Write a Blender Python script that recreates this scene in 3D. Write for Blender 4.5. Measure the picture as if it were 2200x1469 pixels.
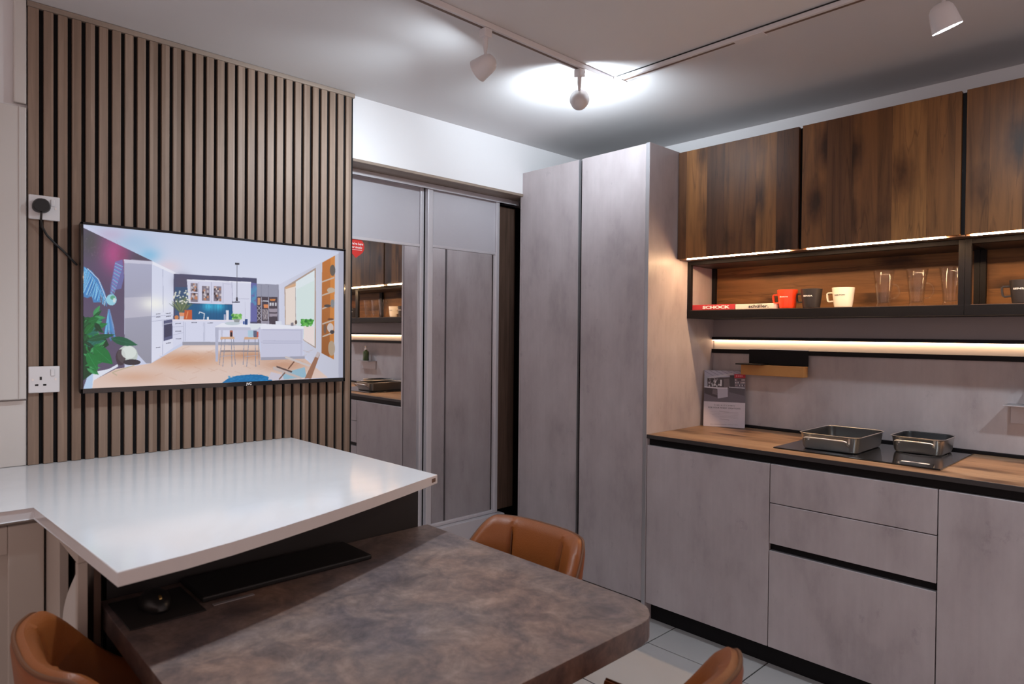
import bpy, bmesh, math, random
import numpy as np
from mathutils import Vector, Matrix

sc = bpy.context.scene
for o in list(bpy.data.objects):
    bpy.data.objects.remove(o)
col = sc.collection
rnd = random.Random(7)

# ------------------------------------------------------------------ camera
F_PX, YAW, PITCH, ROLL, HC = 1419.43, 46.4993, 0.7181, 0.5325, 1.3711
y_, p_, r_ = map(math.radians, (YAW, PITCH, ROLL))
fwd = Vector((-math.sin(y_) * math.cos(p_), math.cos(y_) * math.cos(p_), -math.sin(p_)))
rgt = Vector((math.cos(y_), math.sin(y_), 0))
upv = rgt.cross(fwd)
r2 = math.cos(r_) * rgt + math.sin(r_) * upv
u2 = -math.sin(r_) * rgt + math.cos(r_) * upv
cam = bpy.data.cameras.new('camera')
co = bpy.data.objects.new('camera', cam)
col.objects.link(co)
M = Matrix((r2, u2, -fwd)).transposed().to_4x4()
M.translation = (0, 0, HC)
co.matrix_world = M
cam.sensor_width = 36
cam.lens = F_PX * 36 / 2200
cam.clip_start = 0.02
cam.dof.use_dof = True
cam.dof.focus_distance = 3.0
cam.dof.aperture_fstop = 4.5
sc.camera = co

# ------------------------------------------------------------------ world, exposure
w = bpy.data.worlds.new('showroom_ambient')
sc.world = w
w.use_nodes = True
bgn = w.node_tree.nodes['Background']
bgn.inputs[0].default_value = (1.0, 0.75, 0.70, 1)
bgn.inputs[1].default_value = 0.93
sc.view_settings.view_transform = 'Standard'
sc.view_settings.look = 'None'
sc.view_settings.gamma = 1
sc.view_settings.exposure = 0.0
sc.view_settings.use_curve_mapping = False

SPOT_COL = (0.80, 0.91, 1.0)
LED_COL = (1.0, 0.62, 0.33)

# ------------------------------------------------------------------ layout (metres)
XL = -2.702          # left wall plane
YW = 3.25            # kitchen wall plane
ZC = 2.4514          # ceiling
XT = -1.838          # right side of the tall units
YF = 2.637           # base / tall fronts
YU = 2.878           # wall unit fronts
YS = 2.975           # open shelf front
ZW = 0.897           # kitchen worktop
ZQ = 0.92            # white worktop
ZD = 0.74            # desk

# ------------------------------------------------------------------ materials
MAT = {}

def lin(c):
    return tuple((v / 255 / 12.92) if v / 255 <= 0.04045 else ((v / 255 + 0.055) / 1.055) ** 2.4 for v in c)

def new_mat(name):
    m = bpy.data.materials.new(name)
    m.use_nodes = True
    nt = m.node_tree
    b = nt.nodes['Principled BSDF']
    MAT[name] = m
    return m, nt, b

def simple(name, rgb, rough=0.5, metal=0.0, bump=0.0, bscale=200.0, var=0.0, vscale=6.0, coat=0.0, emit=None, estr=0.0, trans=0.0, ior=1.45):
    m, nt, b = new_mat(name)
    c = rgb
    b.inputs['Base Color'].default_value = (*c, 1)
    b.inputs['Roughness'].default_value = rough
    b.inputs['Metallic'].default_value = metal
    b.inputs['Coat Weight'].default_value = coat
    b.inputs['Transmission Weight'].default_value = trans
    b.inputs['IOR'].default_value = ior
    tc = nt.nodes.new('ShaderNodeTexCoord')
    if var > 0:
        n = nt.nodes.new('ShaderNodeTexNoise')
        n.inputs['Scale'].default_value = vscale
        n.inputs['Detail'].default_value = 5
        nt.links.new(tc.outputs['Object'], n.inputs['Vector'])
        mx = nt.nodes.new('ShaderNodeMixRGB')
        mx.inputs[1].default_value = (*[v * (1 - var) for v in c], 1)
        mx.inputs[2].default_value = (*[min(1, v * (1 + var)) for v in c], 1)
        nt.links.new(n.outputs['Fac'], mx.inputs[0])
        nt.links.new(mx.outputs[0], b.inputs['Base Color'])
    if bump > 0:
        n = nt.nodes.new('ShaderNodeTexNoise')
        n.inputs['Scale'].default_value = bscale
        n.inputs['Detail'].default_value = 3
        nt.links.new(tc.outputs['Object'], n.inputs['Vector'])
        bp = nt.nodes.new('ShaderNodeBump')
        bp.inputs['Strength'].default_value = bump
        bp.inputs['Distance'].default_value = 0.002
        nt.links.new(n.outputs['Fac'], bp.inputs['Height'])
        nt.links.new(bp.outputs[0], b.inputs['Normal'])
    if emit:
        b.inputs['Emission Color'].default_value = (*emit, 1)
        b.inputs['Emission Strength'].default_value = estr
    return m

def node(nt, t, **kw):
    n = nt.nodes.new(t)
    for k, v in kw.items():
        setattr(n, k, v)
    return n

def ramp(nt, stops, interp='LINEAR'):
    r = nt.nodes.new('ShaderNodeValToRGB')
    r.color_ramp.interpolation = interp
    e = r.color_ramp.elements
    while len(e) < len(stops):
        e.new(0.5)
    for el, (p, c) in zip(e, stops):
        el.position = p
        el.color = (*c, 1) if len(c) == 3 else c
    return r

def world_pos(nt, scale=(1, 1, 1), loc=(0, 0, 0), rot=(0, 0, 0)):
    g = nt.nodes.new('ShaderNodeNewGeometry')
    mp = nt.nodes.new('ShaderNodeMapping')
    mp.inputs['Scale'].default_value = scale
    mp.inputs['Location'].default_value = loc
    mp.inputs['Rotation'].default_value = rot
    nt.links.new(g.outputs['Position'], mp.inputs['Vector'])
    return mp

def concrete(name, dark, mid, light, rough=0.42, vs=1.0):
    """concrete-look laminate: soft vertical streaks and small dark blotches"""
    m, nt, b = new_mat(name)
    a = world_pos(nt, (3.2, 3.2, 1.5))
    n1 = node(nt, 'ShaderNodeTexNoise')
    n1.inputs['Scale'].default_value = 1.7 * vs
    n1.inputs['Detail'].default_value = 7
    n1.inputs['Roughness'].default_value = 0.62
    nt.links.new(a.outputs[0], n1.inputs['Vector'])
    r1 = ramp(nt, [(0.28, dark), (0.48, mid), (0.72, light)])
    nt.links.new(n1.outputs['Fac'], r1.inputs[0])
    c = world_pos(nt, (60, 60, 3))
    n2 = node(nt, 'ShaderNodeTexNoise')
    n2.inputs['Scale'].default_value = 1.0
    n2.inputs['Detail'].default_value = 4
    nt.links.new(c.outputs[0], n2.inputs['Vector'])
    r2_ = ramp(nt, [(0.35, (0.86, 0.86, 0.86)), (0.65, (1.1, 1.1, 1.1))])
    nt.links.new(n2.outputs['Fac'], r2_.inputs[0])
    mu = node(nt, 'ShaderNodeMixRGB', blend_type='MULTIPLY')
    mu.inputs[0].default_value = 0.16
    nt.links.new(r1.outputs[0], mu.inputs[1])
    nt.links.new(r2_.outputs[0], mu.inputs[2])
    d = world_pos(nt, (9, 9, 6))
    n3 = node(nt, 'ShaderNodeTexNoise')
    n3.inputs['Scale'].default_value = 1.3
    n3.inputs['Detail'].default_value = 8
    n3.inputs['Roughness'].default_value = 0.75
    nt.links.new(d.outputs[0], n3.inputs['Vector'])
    r3 = ramp(nt, [(0.60, (1, 1, 1)), (0.74, (0.72, 0.70, 0.72))])
    nt.links.new(n3.outputs['Fac'], r3.inputs[0])
    m2 = node(nt, 'ShaderNodeMixRGB', blend_type='MULTIPLY')
    m2.inputs[0].default_value = 0.8
    nt.links.new(mu.outputs[0], m2.inputs[1])
    nt.links.new(r3.outputs[0], m2.inputs[2])
    nt.links.new(m2.outputs[0], b.inputs['Base Color'])
    b.inputs['Roughness'].default_value = rough
    bp = node(nt, 'ShaderNodeBump')
    bp.inputs['Strength'].default_value = 0.05
    bp.inputs['Distance'].default_value = 0.002
    nt.links.new(n2.outputs['Fac'], bp.inputs['Height'])
    nt.links.new(bp.outputs[0], b.inputs['Normal'])
    return m

def planked(name, cols, grain_axis='z', plank_axis='x', density=8.0, rough=0.45, knots=True, gdark=0.45):
    """old-oak decor: irregular planks of different tone, streaky grain, knots"""
    m, nt, b = new_mat(name)
    g = node(nt, 'ShaderNodeNewGeometry')
    sx = node(nt, 'ShaderNodeSeparateXYZ')
    nt.links.new(g.outputs['Position'], sx.inputs[0])
    mul = node(nt, 'ShaderNodeMath', operation='MULTIPLY')
    mul.inputs[1].default_value = density
    nt.links.new(sx.outputs[plank_axis.upper()], mul.inputs[0])
    vo = node(nt, 'ShaderNodeTexVoronoi', voronoi_dimensions='1D')
    vo.inputs['Scale'].default_value = 1.0
    nt.links.new(mul.outputs[0], vo.inputs['W'])
    sep = node(nt, 'ShaderNodeSeparateColor')
    nt.links.new(vo.outputs['Color'], sep.inputs[0])
    rp = ramp(nt, [(i / max(1, len(cols) - 1), c) for i, c in enumerate(cols)])
    # offset grain per plank
    off = node(nt, 'ShaderNodeVectorMath', operation='SCALE')
    off.inputs['Scale'].default_value = 7.0
    nt.links.new(vo.outputs['Color'], off.inputs[0])
    add = node(nt, 'ShaderNodeVectorMath', operation='ADD')
    nt.links.new(g.outputs['Position'], add.inputs[0])
    nt.links.new(off.outputs[0], add.inputs[1])
    sc1 = {'x': (2.2, 34, 34), 'y': (34, 2.2, 34), 'z': (34, 34, 2.2)}[grain_axis]
    mp = node(nt, 'ShaderNodeMapping')
    mp.inputs['Scale'].default_value = sc1
    nt.links.new(add.outputs[0], mp.inputs[0])
    n1 = node(nt, 'ShaderNodeTexNoise')
    n1.inputs['Scale'].default_value = 1.0
    n1.inputs['Detail'].default_value = 8
    n1.inputs['Roughness'].default_value = 0.6
    n1.inputs['Distortion'].default_value = 0.6
    nt.links.new(mp.outputs[0], n1.inputs['Vector'])
    # plank tone + big streaks
    sc2 = {'x': (0.9, 12, 12), 'y': (12, 0.9, 12), 'z': (12, 12, 0.9)}[grain_axis]
    mp2 = node(nt, 'ShaderNodeMapping')
    mp2.inputs['Scale'].default_value = sc2
    nt.links.new(add.outputs[0], mp2.inputs[0])
    n2 = node(nt, 'ShaderNodeTexNoise')
    n2.inputs['Scale'].default_value = 1.0
    n2.inputs['Detail'].default_value = 4
    n2.inputs['Distortion'].default_value = 0.8
    nt.links.new(mp2.outputs[0], n2.inputs['Vector'])
    ad = node(nt, 'ShaderNodeMath', operation='MULTIPLY_ADD')
    ad.inputs[1].default_value = 0.62
    nt.links.new(sep.outputs[0], ad.inputs[0])
    s2 = node(nt, 'ShaderNodeMath', operation='MULTIPLY')
    s2.inputs[1].default_value = 0.45
    nt.links.new(n2.outputs['Fac'], s2.inputs[0])
    nt.links.new(s2.outputs[0], ad.inputs[2])
    nt.links.new(ad.outputs[0], rp.inputs[0])
    gr = ramp(nt, [(0.3, (gdark,) * 3), (0.52, (0.95, 0.95, 0.95)), (0.75, (1.25, 1.25, 1.25))])
    nt.links.new(n1.outputs['Fac'], gr.inputs[0])
    mu = node(nt, 'ShaderNodeMixRGB', blend_type='MULTIPLY')
    mu.inputs[0].default_value = 0.85
    nt.links.new(rp.outputs[0], mu.inputs[1])
    nt.links.new(gr.outputs[0], mu.inputs[2])
    last = mu
    # plank joints
    vd = node(nt, 'ShaderNodeTexVoronoi', voronoi_dimensions='1D', feature='DISTANCE_TO_EDGE')
    vd.inputs['Scale'].default_value = 1.0
    nt.links.new(mul.outputs[0], vd.inputs['W'])
    jr = ramp(nt, [(0.0, (0.45, 0.42, 0.4)), (0.012, (1, 1, 1))])
    nt.links.new(vd.outputs['Distance'], jr.inputs[0])
    mj = node(nt, 'ShaderNodeMixRGB', blend_type='MULTIPLY')
    mj.inputs[0].default_value = 0.8
    nt.links.new(last.outputs[0], mj.inputs[1])
    nt.links.new(jr.outputs[0], mj.inputs[2])
    last = mj
    if knots:
        cr1 = node(nt, 'ShaderNodeMath', operation='SUBTRACT')
        cr1.inputs[1].default_value = 0.52
        nt.links.new(n2.outputs['Fac'], cr1.inputs[0])
        cr2 = node(nt, 'ShaderNodeMath', operation='ABSOLUTE')
        nt.links.new(cr1.outputs[0], cr2.inputs[0])
        crr = ramp(nt, [(0.0, (0.25, 0.2, 0.18)), (0.004, (0.45, 0.4, 0.38)), (0.014, (1, 1, 1))])
        nt.links.new(cr2.outputs[0], crr.inputs[0])
        mc = node(nt, 'ShaderNodeMixRGB', blend_type='MULTIPLY')
        mc.inputs[0].default_value = 0.42
        nt.links.new(last.outputs[0], mc.inputs[1])
        nt.links.new(crr.outputs[0], mc.inputs[2])
        last = mc
        sc3 = {'x': (4, 9, 9), 'y': (9, 4, 9), 'z': (9, 9, 4)}[grain_axis]
        mp3 = node(nt, 'ShaderNodeMapping')
        mp3.inputs['Scale'].default_value = sc3
        nt.links.new(add.outputs[0], mp3.inputs[0])
        vk = node(nt, 'ShaderNodeTexVoronoi')
        vk.inputs['Scale'].default_value = 0.8
        nt.links.new(mp3.outputs[0], vk.inputs['Vector'])
        nk = node(nt, 'ShaderNodeTexNoise')
        nk.inputs['Scale'].default_value = 5
        nk.inputs['Detail'].default_value = 4
        nt.links.new(mp3.outputs[0], nk.inputs['Vector'])
        kk = node(nt, 'ShaderNodeMath', operation='MULTIPLY_ADD')
        kk.inputs[1].default_value = 0.22
        nt.links.new(nk.outputs['Fac'], kk.inputs[0])
        nt.links.new(vk.outputs['Distance'], kk.inputs[2])
        kr = ramp(nt, [(0.20, (0.14, 0.10, 0.09)), (0.30, (0.45, 0.40, 0.37)), (0.52, (1, 1, 1))])
        nt.links.new(kk.outputs[0], kr.inputs[0])
        mk = node(nt, 'ShaderNodeMixRGB', blend_type='MULTIPLY')
        mk.inputs[0].default_value = 0.9
        nt.links.new(last.outputs[0], mk.inputs[1])
        nt.links.new(kr.outputs[0], mk.inputs[2])
        last = mk
    nt.links.new(last.outputs[0], b.inputs['Base Color'])
    b.inputs['Specular IOR Level'].default_value = 0.28
    b.inputs['Roughness'].default_value = rough
    bp = node(nt, 'ShaderNodeBump')
    bp.inputs['Strength'].default_value = 0.25
    bp.inputs['Distance'].default_value = 0.0015
    nt.links.new(n1.outputs['Fac'], bp.inputs['Height'])
    nt.links.new(bp.outputs[0], b.inputs['Normal'])
    return m

def attr_mat(name, emission=0.0, rough=0.4):
    m, nt, b = new_mat(name)
    a = node(nt, 'ShaderNodeVertexColor', layer_name='Print')
    if emission > 0:
        b.inputs['Base Color'].default_value = (0.005, 0.005, 0.006, 1)
        nt.links.new(a.outputs[0], b.inputs['Emission Color'])
        b.inputs['Emission Strength'].default_value = emission
    else:
        nt.links.new(a.outputs[0], b.inputs['Base Color'])
    b.inputs['Roughness'].default_value = rough
    return m

simple('white_paint', (0.74, 0.73, 0.74), 0.75, bump=0.08, bscale=120, var=0.03, vscale=2)
simple('ceiling_paint', (0.70, 0.685, 0.69), 0.85, bump=0.05, bscale=90, var=0.02, vscale=1.5)
simple('black_void', (0.012, 0.011, 0.012), 0.8, var=0.2)
simple('black_felt', (0.006, 0.006, 0.007), 0.95, bump=0.3, bscale=900)
planked('slat_oak', [(0.19, 0.125, 0.088), (0.26, 0.18, 0.132), (0.32, 0.235, 0.182)], 'z', 'y', density=25, rough=0.5, knots=False, gdark=0.72)
planked('trim_oak', [(0.26, 0.20, 0.16), (0.34, 0.27, 0.22)], 'y', 'z', density=2, rough=0.5, knots=False, gdark=0.72)
planked('old_oak', [(0.040, 0.017, 0.010), (0.10, 0.041, 0.015), (0.195, 0.081, 0.024), (0.34, 0.158, 0.048)], 'z', 'x', density=9, rough=0.42)
planked('old_oak_back', [(0.085, 0.036, 0.013), (0.15, 0.066, 0.022), (0.22, 0.105, 0.036)], 'x', 'z', density=9, rough=0.5)
planked('worktop_oak', [(0.22, 0.125, 0.07), (0.32, 0.19, 0.11), (0.38, 0.25, 0.155)], 'x', 'y', density=7, rough=0.4, knots=True, gdark=0.7)
planked('walnut_panel', [(0.08, 0.048, 0.035), (0.13, 0.08, 0.058)], 'z', 'y', density=6, rough=0.45, knots=False)
concrete('concrete_front', (0.31, 0.268, 0.274), (0.41, 0.358, 0.366), (0.475, 0.425, 0.434))
concrete('concrete_splash', (0.31, 0.27, 0.272), (0.41, 0.365, 0.37), (0.48, 0.435, 0.44), rough=0.38, vs=0.8)
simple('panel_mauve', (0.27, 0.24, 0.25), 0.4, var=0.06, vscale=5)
simple('black_matt', (0.009, 0.008, 0.009), 0.45, bump=0.03)
MAT['black_matt'].node_tree.nodes['Principled BSDF'].inputs['Specular IOR Level'].default_value = 0.18
MAT['black_void'].node_tree.nodes['Principled BSDF'].inputs['Specular IOR Level'].default_value = 0.05
simple('dark_edge', (0.035, 0.029, 0.029), 0.45, var=0.15)
simple('anthracite', (0.022, 0.020, 0.021), 0.5, var=0.15, vscale=8)
simple('alu_edge', (0.45, 0.44, 0.46), 0.35, metal=0.6)
simple('silver_frame', (0.56, 0.54, 0.57), 0.35, metal=0.25, var=0.04)
simple('grey_glass_panel', (0.47, 0.455, 0.49), 0.22, coat=0.3, var=0.02)
simple('mirror_glass', (0.80, 0.80, 0.81), 0.015, metal=1.0)
simple('white_plastic', (0.72, 0.71, 0.72), 0.3, coat=0.2)
simple('lamp_white', (0.70, 0.67, 0.68), 0.4, var=0.02)
simple('black_plastic', (0.012, 0.012, 0.013), 0.35)
simple('gloss_black', (0.006, 0.006, 0.007), 0.08, coat=0.5)
simple('hob_glass', (0.008, 0.008, 0.009), 0.045, coat=0.4)
simple('steel', (0.80, 0.78, 0.76), 0.3, metal=1.0, bump=0.02, bscale=400)
simple('pan_coating', (0.012, 0.013, 0.015), 0.32, var=0.2, bump=0.05, bscale=700)
simple('bulb_face', (0.9, 0.9, 0.9), 0.4, emit=SPOT_COL, estr=130.0)
simple('led_strip', (0.9, 0.9, 0.9), 0.4, emit=(1.0, 0.64, 0.35), estr=165.0)
simple('led_rail', (0.9, 0.85, 0.8), 0.4, emit=(1.0, 0.63, 0.38), estr=10.0)
simple('rail_reflector', (0.82, 0.76, 0.68), 0.5)
simple('cream_paint', (0.50, 0.44, 0.39), 0.38, var=0.03, vscale=4)
simple('ivory_paint', (0.62, 0.59, 0.56), 0.42, var=0.02, vscale=4)
simple('leather_tan', (0.25, 0.070, 0.015), 0.42, bump=0.25, bscale=260, var=0.22, vscale=9)
simple('leather_seam', (0.13, 0.045, 0.015), 0.5, var=0.1)
simple('red_glaze', (0.75, 0.055, 0.015), 0.3, coat=0.3)
simple('black_glaze', (0.028, 0.024, 0.024), 0.38)
simple('ivory_glaze', (0.80, 0.72, 0.60), 0.32, coat=0.2)

def clear_glass():
    m = bpy.data.materials.new('glass')
    m.use_nodes = True
    nt = m.node_tree
    nt.nodes.clear()
    MAT['glass'] = m
    out = node(nt, 'ShaderNodeOutputMaterial')
    tr_ = node(nt, 'ShaderNodeBsdfTransparent')
    tr_.inputs[0].default_value = (0.965, 0.965, 0.96, 1)
    gl = node(nt, 'ShaderNodeBsdfGlossy')
    gl.inputs['Roughness'].default_value = 0.03
    lw = node(nt, 'ShaderNodeLayerWeight')
    lw.inputs['Blend'].default_value = 0.5
    pw = node(nt, 'ShaderNodeMath', operation='POWER')
    pw.inputs[1].default_value = 3.2
    nt.links.new(lw.outputs['Facing'], pw.inputs[0])
    ma = node(nt, 'ShaderNodeMath', operation='MULTIPLY_ADD')
    ma.inputs[1].default_value = 0.85
    ma.inputs[2].default_value = 0.028
    nt.links.new(pw.outputs[0], ma.inputs[0])
    mx = node(nt, 'ShaderNodeMixShader')
    nt.links.new(ma.outputs[0], mx.inputs[0])
    nt.links.new(tr_.outputs[0], mx.inputs[1])
    nt.links.new(gl.outputs[0], mx.inputs[2])
    nt.links.new(mx.outputs[0], out.inputs[0])
clear_glass()
simple('book_red', (0.45, 0.035, 0.045), 0.4, var=0.05)
simple('book_ivory', (0.75, 0.66, 0.57), 0.45, var=0.05)
simple('paper', (0.72, 0.69, 0.68), 0.7)
simple('ink_white', (0.85, 0.84, 0.82), 0.5)
simple('ink_black', (0.015, 0.014, 0.014), 0.5)
simple('ink_grey', (0.16, 0.15, 0.15), 0.6)
simple('sticker_red', (0.62, 0.03, 0.025), 0.4)
simple('honey_wood', (0.42, 0.20, 0.06), 0.42, var=0.15, vscale=14)
simple('green_soap', (0.05, 0.075, 0.022), 0.12, coat=0.4)
simple('grout', (0.012, 0.010, 0.010), 0.9, var=0.2, vscale=30)
simple('floor_tile', (0.42, 0.405, 0.40), 0.35, var=0.07, vscale=5, bump=0.05, bscale=60)
simple('brass', (0.55, 0.38, 0.14), 0.3, metal=1.0)
simple('tag_brown', (0.16, 0.10, 0.075), 0.5)
simple('key_grey', (0.035, 0.035, 0.038), 0.45)
attr_mat('tv_picture', emission=0.86, rough=0.25)
attr_mat('card_print', rough=0.55)

def quartz():
    m, nt, b = new_mat('white_quartz')
    a = world_pos(nt, (1, 1, 1))
    n = node(nt, 'ShaderNodeTexNoise')
    n.inputs['Scale'].default_value = 2.2
    n.inputs['Detail'].default_value = 7
    n.inputs['Distortion'].default_value = 1.2
    nt.links.new(a.outputs[0], n.inputs['Vector'])
    r = ramp(nt, [(0.42, (0.74, 0.73, 0.745)), (0.5, (0.725, 0.715, 0.73)), (0.56, (0.745, 0.735, 0.75))])
    nt.links.new(n.outputs['Fac'], r.inputs[0])
    nt.links.new(r.outputs[0], b.inputs['Base Color'])
    b.inputs['Roughness'].default_value = 0.13
    b.inputs['IOR'].default_value = 1.5
quartz()

def desk_stone():
    m, nt, b = new_mat('desk_laminate')
    a = world_pos(nt, (1, 1, 1))
    n = node(nt, 'ShaderNodeTexNoise')
    n.inputs['Scale'].default_value = 5.2
    n.inputs['Detail'].default_value = 9
    n.inputs['Roughness'].default_value = 0.68
    n.inputs['Distortion'].default_value = 0.5
    nt.links.new(a.outputs[0], n.inputs['Vector'])
    n.inputs['Scale'].default_value = 11.0
    n.inputs['Detail'].default_value = 12
    n.inputs['Roughness'].default_value = 0.74
    r = ramp(nt, [(0.34, (0.095, 0.073, 0.073)), (0.46, (0.165, 0.122, 0.112)), (0.55, (0.23, 0.164, 0.140)), (0.68, (0.32, 0.236, 0.203))])
    nt.links.new(n.outputs['Fac'], r.inputs[0])
    nh = node(nt, 'ShaderNodeTexNoise')
    nh.inputs['Scale'].default_value = 3.3
    nh.inputs['Detail'].default_value = 5
    nt.links.new(a.outputs[0], nh.inputs['Vector'])
    rh_ = ramp(nt, [(0.36, (0.80, 0.86, 0.98)), (0.5, (1, 1, 1)), (0.64, (1.12, 1.0, 0.92))])
    nt.links.new(nh.outputs['Fac'], rh_.inputs[0])
    mh = node(nt, 'ShaderNodeMixRGB', blend_type='MULTIPLY')
    mh.inputs[0].default_value = 1.0
    nt.links.new(r.outputs[0], mh.inputs[1])
    nt.links.new(rh_.outputs[0], mh.inputs[2])
    r = mh
    n2 = node(nt, 'ShaderNodeTexNoise')
    n2.inputs['Scale'].default_value = 60
    n2.inputs['Detail'].default_value = 5
    nt.links.new(a.outputs[0], n2.inputs['Vector'])
    r2_ = ramp(nt, [(0.35, (0.75, 0.75, 0.75)), (0.65, (1.15, 1.15, 1.15))])
    nt.links.new(n2.outputs['Fac'], r2_.inputs[0])
    mu = node(nt, 'ShaderNodeMixRGB', blend_type='MULTIPLY')
    mu.inputs[0].default_value = 0.6
    nt.links.new(r.outputs[0], mu.inputs[1])
    nt.links.new(r2_.outputs[0], mu.inputs[2])
    nt.links.new(mu.outputs[0], b.inputs['Base Color'])
    b.inputs['Roughness'].default_value = 0.38
    bp = node(nt, 'ShaderNodeBump')
    bp.inputs['Strength'].default_value = 0.1
    bp.inputs['Distance'].default_value = 0.002
    nt.links.new(n2.outputs['Fac'], bp.inputs['Height'])
    nt.links.new(bp.outputs[0], b.inputs['Normal'])
desk_stone()

# ------------------------------------------------------------------ mesh helpers
class MB:
    def __init__(s):
        s.bm = bmesh.new()

    def box(s, x0, x1, y0, y1, z0, z1, bev=0.0, seg=2):
        r = bmesh.ops.create_cube(s.bm, size=1)
        vs = r['verts']
        for v in vs:
            v.co = Vector(((x0 + x1) / 2 + v.co.x * (x1 - x0), (y0 + y1) / 2 + v.co.y * (y1 - y0), (z0 + z1) / 2 + v.co.z * (z1 - z0)))
        if bev > 0:
            es = list({e for v in vs for e in v.link_edges})
            bmesh.ops.bevel(s.bm, geom=es, offset=bev, segments=seg, affect='EDGES', profile=0.5)
        return s

    def prism(s, pts, z0, z1, bev=0.0, seg=2):
        """extrude an xy outline (counter-clockwise) from z0 to z1"""
        lo = [s.bm.verts.new((x, y, z0)) for x, y in pts]
        hi = [s.bm.verts.new((x, y, z1)) for x, y in pts]
        n = len(pts)
        fs = [s.bm.faces.new(lo[::-1]), s.bm.faces.new(hi)]
        for i in range(n):
            fs.append(s.bm.faces.new((lo[i], lo[(i + 1) % n], hi[(i + 1) % n], hi[i])))
        if bev > 0:
            es = list(fs[0].edges) + list(fs[1].edges)
            bmesh.ops.bevel(s.bm, geom=es, offset=bev, segments=seg, affect='EDGES', profile=0.5)
        return s

    def prism_axis(s, pts, a0, a1, axis):
        """pts in the plane normal to axis: axis x -> (y,z); axis y -> (x,z)"""
        def mk(p, a):
            return (a, p[0], p[1]) if axis == 'x' else (p[0], a, p[1])
        lo = [s.bm.verts.new(mk(p, a0)) for p in pts]
        hi = [s.bm.verts.new(mk(p, a1)) for p in pts]
        n = len(pts)
        s.bm.faces.new(lo[::-1])
        s.bm.faces.new(hi)
        for i in range(n):
            s.bm.faces.new((lo[i], lo[(i + 1) % n], hi[(i + 1) % n], hi[i]))
        return s

    def rings(s, rings, cap0=True, cap1=True, closed=True):
        vr = [[s.bm.verts.new(p) for p in r] for r in rings]
        for a, b in zip(vr[:-1], vr[1:]):
            n = len(a)
            for i in range(n if closed else n - 1):
                j = (i + 1) % n
                s.bm.faces.new((a[i], a[j], b[j], b[i]))
        if cap0:
            s.bm.faces.new(vr[0][::-1])
        if cap1:
            s.bm.faces.new(vr[-1])
        return s

    def lathe(s, prof, cx=0, cy=0, n=32, caps=True):
        """prof: list of (r, z) revolved round a vertical axis"""
        rr = [[(cx + max(r, 1e-4) * math.cos(2 * math.pi * k / n), cy + max(r, 1e-4) * math.sin(2 * math.pi * k / n), z) for k in range(n)] for r, z in prof]
        return s.rings(rr, caps, caps)

    def lathe_dir(s, prof, origin, d, n=32, caps=True):
        d = Vector(d).normalized()
        a = d.orthogonal().normalized()
        b = d.cross(a)
        o = Vector(origin)
        rr = []
        for r, t in prof:
            r = max(r, 1e-4)
            rr.append([o + d * t + (a * math.cos(2 * math.pi * k / n) + b * math.sin(2 * math.pi * k / n)) * r for k in range(n)])
        return s.rings(rr, caps, caps)

    def tube(s, path, r, n=10, closed=False):
        path = [Vector(p) for p in path]
        m = len(path)
        rr = []
        ref = None
        for i, p in enumerate(path):
            if closed:
                t = path[(i + 1) % m] - path[i - 1]
            else:
                t = path[min(i + 1, m - 1)] - path[max(i - 1, 0)]
            t.normalize()
            if ref is None:
                ref = t.orthogonal().normalized()
            a = (ref - t * ref.dot(t)).normalized()
            ref = a
            b = t.cross(a)
            rad = r[i] if isinstance(r, (list, tuple)) else r
            rr.append([p + (a * math.cos(2 * math.pi * k / n) + b * math.sin(2 * math.pi * k / n)) * rad for k in range(n)])
        if closed:
            rr.append(rr[0])
            s.rings(rr, False, False)
            bmesh.ops.remove_doubles(s.bm, verts=s.bm.verts, dist=1e-6)
        else:
            s.rings(rr, True, True)
        return s

    def build(s, name, mat, parent=None, smooth=False):
        bmesh.ops.recalc_face_normals(s.bm, faces=s.bm.faces)
        me = bpy.data.meshes.new(name)
        if parent is not None:
            off = abs_loc(parent)
            bmesh.ops.translate(s.bm, verts=s.bm.verts, vec=-off)
        s.bm.to_mesh(me)
        s.bm.free()
        return link_mesh(name, me, mat, parent, smooth)

def abs_loc(o):
    v = Vector((0, 0, 0))
    while o is not None:
        v += o.location
        o = o.parent
    return v

def link_mesh(name, me, mat, parent=None, smooth=False):
    me.materials.append(MAT[mat])
    if smooth:
        try:
            me.shade_smooth()
            me.set_sharp_from_angle(angle=math.radians(38))
        except Exception:
            pass
    o = bpy.data.objects.new(name, me)
    col.objects.link(o)
    o.parent = parent
    return o

def tag(o, label, cat, group=None):
    o['label'] = label
    o['category'] = cat
    if group:
        o['group'] = group
    return o

def thing(name, label, cat, loc=(0, 0, 0), group=None):
    o = bpy.data.objects.new(name, None)
    col.objects.link(o)
    o.empty_display_size = 0.05
    o.location = loc
    return tag(o, label, cat, group)

def struct(o):
    o['kind'] = 'structure'
    return o

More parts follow.
